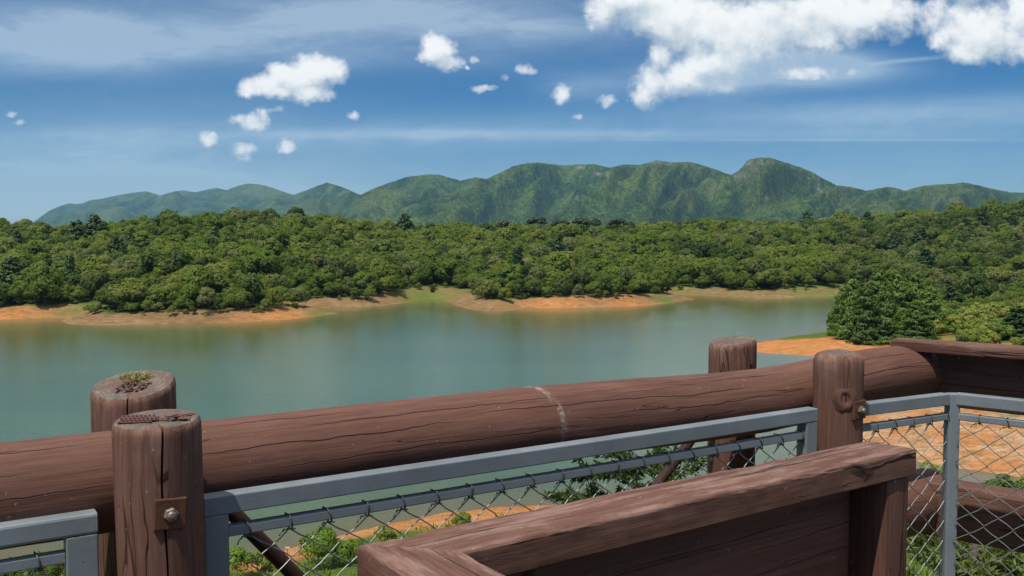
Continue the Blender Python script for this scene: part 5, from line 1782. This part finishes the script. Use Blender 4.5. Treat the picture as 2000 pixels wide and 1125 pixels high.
# ------------------------------------------------------------------ sky with clouds
SUN_EL, SUN_AZ = math.radians(65), math.radians(214)   # azimuth clockwise from +Y (view direction)
sd = Vector((math.sin(SUN_AZ) * math.cos(SUN_EL), math.cos(SUN_AZ) * math.cos(SUN_EL), math.sin(SUN_EL)))
world = bpy.data.worlds.new('World'); SC.world = world
world.use_nodes = True
t = NT(world.node_tree)
wout = t.n('ShaderNodeOutputWorld'); bg = t.n('ShaderNodeBackground')
t.t.links.new(bg.outputs[0], wout.inputs['Surface'])
sky = t.n('ShaderNodeTexSky'); sky.sky_type = 'NISHITA'; sky.sun_disc = False
sky.sun_elevation = SUN_EL; sky.sun_rotation = SUN_AZ
sky.altitude = 900; sky.air_density = 1.0; sky.dust_density = 0.6; sky.ozone_density = 2.2
dirv = t.n('ShaderNodeTexCoord').outputs['Generated']
sx = t.n('ShaderNodeSeparateXYZ'); t.set(sx, 0, dirv)
yy_ = t.math('MAXIMUM', sx.outputs[1], 0.02)
cu = t.n('ShaderNodeCombineXYZ')
t.set(cu, 0, t.math('DIVIDE', sx.outputs[0], yy_)); t.set(cu, 1, t.math('DIVIDE', sx.outputs[2], yy_))
uv = cu.outputs[0]
ahead = t.smooth(sx.outputs[1], 0.05, 0.3)


def UV(px, py):
    r = ray(px, py)
    return r[0] / r[1], r[2] / r[1]


CUM = [  # photo x, y, half width, half height, body
    (570, 162, 62, 34, 1), (523, 166, 52, 28, 1), (492, 176, 26, 17, 1), (622, 146, 54, 34, 1), (648, 140, 28, 26, 1), (604, 184, 56, 22, 1), (545, 184, 52, 17, 1), (546, 143, 26, 17, 1),
    (852, 98, 33, 28, .95), (846, 88, 20, 18, .9), (872, 122, 30, 16, .85), (824, 112, 16, 16, .5), (927, 117, 15, 8, .6), (912, 132, 9, 6, .4),
    (945, 173, 36, 10, .55), (985, 152, 16, 12, .35), (1030, 134, 26, 12, .6), (1098, 184, 20, 20, .8), (1252, 190, 28, 30, .85), (1300, 172, 60, 34, .6), (1185, 196, 30, 18, .42), (1130, 228, 14, 7, .3),
    (405, 268, 20, 14, .8), (487, 240, 44, 17, .8), (508, 226, 17, 16, .8), (470, 290, 28, 16, .6), (476, 308, 22, 12, .4), (558, 286, 19, 15, .75), (692, 224, 15, 10, .7), (540, 214, 32, 8, .45), (18, 222, 22, 9, .36), (40, 240, 18, 9, .36),
    (1345, 30, 150, 62, 1.1), (1460, 50, 190, 74, 1.15), (1610, 38, 185, 56, 1.15), (1715, 26, 90, 46, 1.1), (1180, 18, 40, 38, .85), (1245, -14, 110, 46, 1.1), (1410, 112, 88, 52, 1.0),
    (1288, 108, 32, 42, .85), (1262, 168, 36, 46, .85), (1335, 150, 74, 44, .8), (1480, 92, 96, 44, 1.0), (1600, 78, 90, 34, 1.0), (1400, 160, 80, 30, .55), (1560, 140, 130, 26, .42), (1662, 143, 22, 14, .6),
    (1905, 46, 96, 62, 1.1), (1965, 60, 72, 58, 1.1), (1890, 96, 40, 26, .95), (1995, 24, 60, 78, 1.1), (1832, 28, 40, 38, .95), (1850, 70, 36, 26, .8), (2080, 60, 120, 80, 1.1), (1500, -60, 420, 60, 1.15), (1900, -60, 200, 60, 1.1)]
grp = bpy.data.node_groups.new('cumulus_shape', 'ShaderNodeTree')
grp.interface.new_socket('UV', in_out='INPUT', socket_type='NodeSocketVector')
grp.interface.new_socket('Body', in_out='OUTPUT', socket_type='NodeSocketFloat')
grp.interface.new_socket('Soft', in_out='OUTPUT', socket_type='NodeSocketFloat')
g = NT(grp)
gin = g.n('NodeGroupInput'); gout = g.n('NodeGroupOutput')
uvi = gin.outputs[0]
wn = g.noise(uvi, 30, 5, 0.62, col=True)
warp = g.vmath('MULTIPLY', g.vmath('SUBTRACT', wn, (.5, .5, .5)), (.030, .026, 0))
wn2 = g.noise(uvi, 9, 4, 0.6, col=True)
warp2 = g.vmath('MULTIPLY', g.vmath('SUBTRACT', wn2, (.5, .5, .5)), (.050, .036, 0))
wsum = g.vmath('ADD', warp, warp2)
wn3 = g.noise(uvi, 95, 4, 0.65, col=True)
uvf = g.vmath('ADD', uvi, g.vmath('MULTIPLY', g.vmath('SUBTRACT', wn3, (.5, .5, .5)), (.012, .010, 0)))
cur = None
for cx, cy, rx, ry, k in CUM:
    if rx < 45: rx, ry, k = rx * 1.22, ry * 1.22, k - .06
    u0, v0 = UV(cx, cy)
    wf = min(1.0, (rx + ry) / 120.0)
    pos_ = g.vmath('ADD', uvf, g.vmath('MULTIPLY', wsum, (wf, wf, 0)))
    d = g.vmath('MULTIPLY', g.vmath('SUBTRACT', pos_, (u0, v0, 0)), (FOC / rx, FOC / ry, 0))
    q = g.math('SUBTRACT', k, g.vmath('DOT_PRODUCT', d, d))
    if cur is None: cur = q
    else:
        nd = g.n('ShaderNodeMath', operation='SMOOTH_MAX')
        g.set(nd, 0, cur); g.set(nd, 1, q); nd.inputs[2].default_value = .45
        cur = nd.outputs[0]
cur = g.math('MAXIMUM', cur, -1.5)
n_big = g.math('SUBTRACT', g.noise(uvi, 20, 8, 0.62), .5)
n_low = g.math('SUBTRACT', g.noise(uvi, 13, 4, 0.5), .5)
det = g.math('ADD', g.math('MULTIPLY', n_big, 2.0), g.math('MULTIPLY', g.math('SUBTRACT', g.noise(uvi, 75, 5, 0.6), .5), 0.95))
g.set(gout, 0, g.math('ADD', cur, det))
g.set(gout, 1, g.math('ADD', g.math('MULTIPLY', cur, .75), g.math('ADD', g.math('MULTIPLY', n_low, 1.5), g.math('MULTIPLY', n_big, .9))))
c1 = t.n('ShaderNodeGroup'); c1.node_tree = grp; t.set(c1, 0, uv)
c2 = t.n('ShaderNodeGroup'); c2.node_tree = grp; t.set(c2, 0, t.vmath('ADD', uv, (-.005, .013, 0)))
b1, b2 = c1.outputs[0], c2.outputs[0]
alpha = t.math('MULTIPLY', t.math('POWER', t.smooth(b1, -0.18, 1.02), 0.9), ahead)
lit = t.smooth(t.math('SUBTRACT', c1.outputs[1], c2.outputs[1]), -0.36, 0.30)
thick = t.smooth(b1, 0.5, 1.3)
vv = t.n('ShaderNodeSeparateXYZ'); t.set(vv, 0, uv)
ccol = t.mix(lit, (0.43, 0.50, 0.55), (0.80, 0.80, 0.79))
ccol = t.mix(t.math('MULTIPLY', thick, 0.30), ccol, (0.70, 0.72, 0.73))
# cirrus: long streaks
cv = t.scale(uv, (2.6, 12, 1))
ci1 = t.noise(cv, 1.5, 6, 0.62, 0.6)
ci2 = t.noise(t.scale(uv, (6, 22, 1)), 1.8, 7, 0.68, 0.9)
ci = t.smooth(t.math('ADD', t.math('MULTIPLY', ci1, .60), t.math('MULTIPLY', ci2, .40)), 0.30, 0.80)


def band(px, py, rx, ry, k, slope=0.0):
    u0, v0 = UV(px, py)
    d = t.vmath('SUBTRACT', uv, (u0, v0, 0))
    if slope:
        s_ = t.n('ShaderNodeSeparateXYZ'); t.set(s_, 0, d)
        cc = t.n('ShaderNodeCombineXYZ'); t.set(cc, 0, s_.outputs[0]); t.set(cc, 1, t.math('SUBTRACT', s_.outputs[1], t.math('MULTIPLY', s_.outputs[0], slope)))
        d = cc.outputs[0]
    d = t.scale(d, (FOC / rx, FOC / ry, 0))
    return t.math('MULTIPLY', k, t.math('EXPONENT', t.math('MULTIPLY', t.vmath('DOT_PRODUCT', d, d), -1.0)))


acc = None
for args in ((250, 60, 620, 62, .95), (900, 30, 420, 48, .75, -.06), (150, 100, 260, 45, .5), (1150, 168, 90, 28, .4), (1570, 134, 150, 28, 1.7), (1390, 150, 120, 36, 1.2), (640, 268, 700, 26, .42), (1100, 262, 700, 9, .5),
             (250, 310, 420, 60, .62), (100, 385, 460, 52, 1.0), (600, 400, 700, 60, .55), (1900, 220, 300, 30, .42, .06), (1700, 240, 500, 40, .22), (1700, 330, 600, 45, .25), (1500, 400, 900, 55, .45), (300, 215, 420, 40, .22), (1500, 225, 700, 26, .25, .03), (760, 118, 240, 22, .2, -.04)):
    q = band(*args)
    acc = q if acc is None else t.math('ADD', acc, q)
wisp = t.math('MULTIPLY', acc, t.math('ADD', .44, t.math('MULTIPLY', ci, .95)))
line = t.math('MULTIPLY', band(1600, 273, 420, 3.2, .42), t.math('ADD', .5, ci))
line2 = t.math('MULTIPLY', band(1780, 117, 110, 4.0, .40, .10), t.math('ADD', .5, ci))
wisp = t.math('ADD', wisp, t.math('ADD', line, line2))
wisp = t.math('MULTIPLY', t.math('MINIMUM', wisp, .8), ahead)
SKYK = 0.086
low = t.math('EXPONENT', t.math('MULTIPLY', t.math('MAXIMUM', sx.outputs[2], 0.0), -10.5))
tint = t.mix(low, (SKYK * 0.0, SKYK * 0.29, SKYK * 0.57), (SKYK * 0.58, SKYK * 0.71, SKYK * 0.84))
skyc = t.vmath('MULTIPLY', sky.outputs[0], tint)
c = t.mix(t.math('MULTIPLY', wisp, .62), skyc, (0.53, 0.64, 0.71))
c = t.mix(alpha, c, ccol)
# bright broken cloud added overhead, out of view, to fill the shade
fill_cloud = t.smooth(t.noise(t.scale(dirv, (1, 1, 1.4)), 3.2, 6, 0.62), 0.44, 0.60)
fill_cloud = t.math('MULTIPLY', fill_cloud, t.smooth(sx.outputs[2], 0.42, 0.62))
c = t.mix(fill_cloud, c, (1.20, 1.19, 1.16))
t.set(bg, 'Color', c)
bg.inputs['Strength'].default_value = 1.0
try:
    world.cycles.sampling_method = 'MANUAL'; world.cycles.sample_map_resolution = 512
except Exception: pass

# sun
L = bpy.data.lights.new('sun', 'SUN'); L.energy = 3.3; L.angle = math.radians(0.6); L.color = (1.0, 0.945, 0.85)
so = bpy.data.objects.new('sun', L); COL.objects.link(so)
so.rotation_euler = sd.to_track_quat('Z', 'Y').to_euler()
so.location = (0, -30, 60)

# camera
cam = bpy.data.cameras.new('camera'); co = bpy.data.objects.new('camera', cam); COL.objects.link(co)
co.location = (0, 0, EYE)
co.rotation_euler = (math.radians(90) - PITCH, 0, 0)
cam.sensor_width = 36; cam.lens = 36 * FOC / 2000
cam.clip_start = 0.05; cam.clip_end = 30000
SC.camera = co

SC.view_settings.view_transform = 'Standard'
SC.view_settings.look = 'None'
SC.view_settings.exposure = 0.42
SC.view_settings.gamma = 1.0
SC.cycles.use_denoising = True
SC.cycles.max_bounces = 6
SC.cycles.diffuse_bounces = 3
SC.cycles.glossy_bounces = 3
SC.cycles.volume_bounces = 1
SC.cycles.transparent_max_bounces = 8
SC.cycles.caustics_reflective = False
SC.cycles.caustics_refractive = False
SC.cycles.sample_clamp_indirect = 6
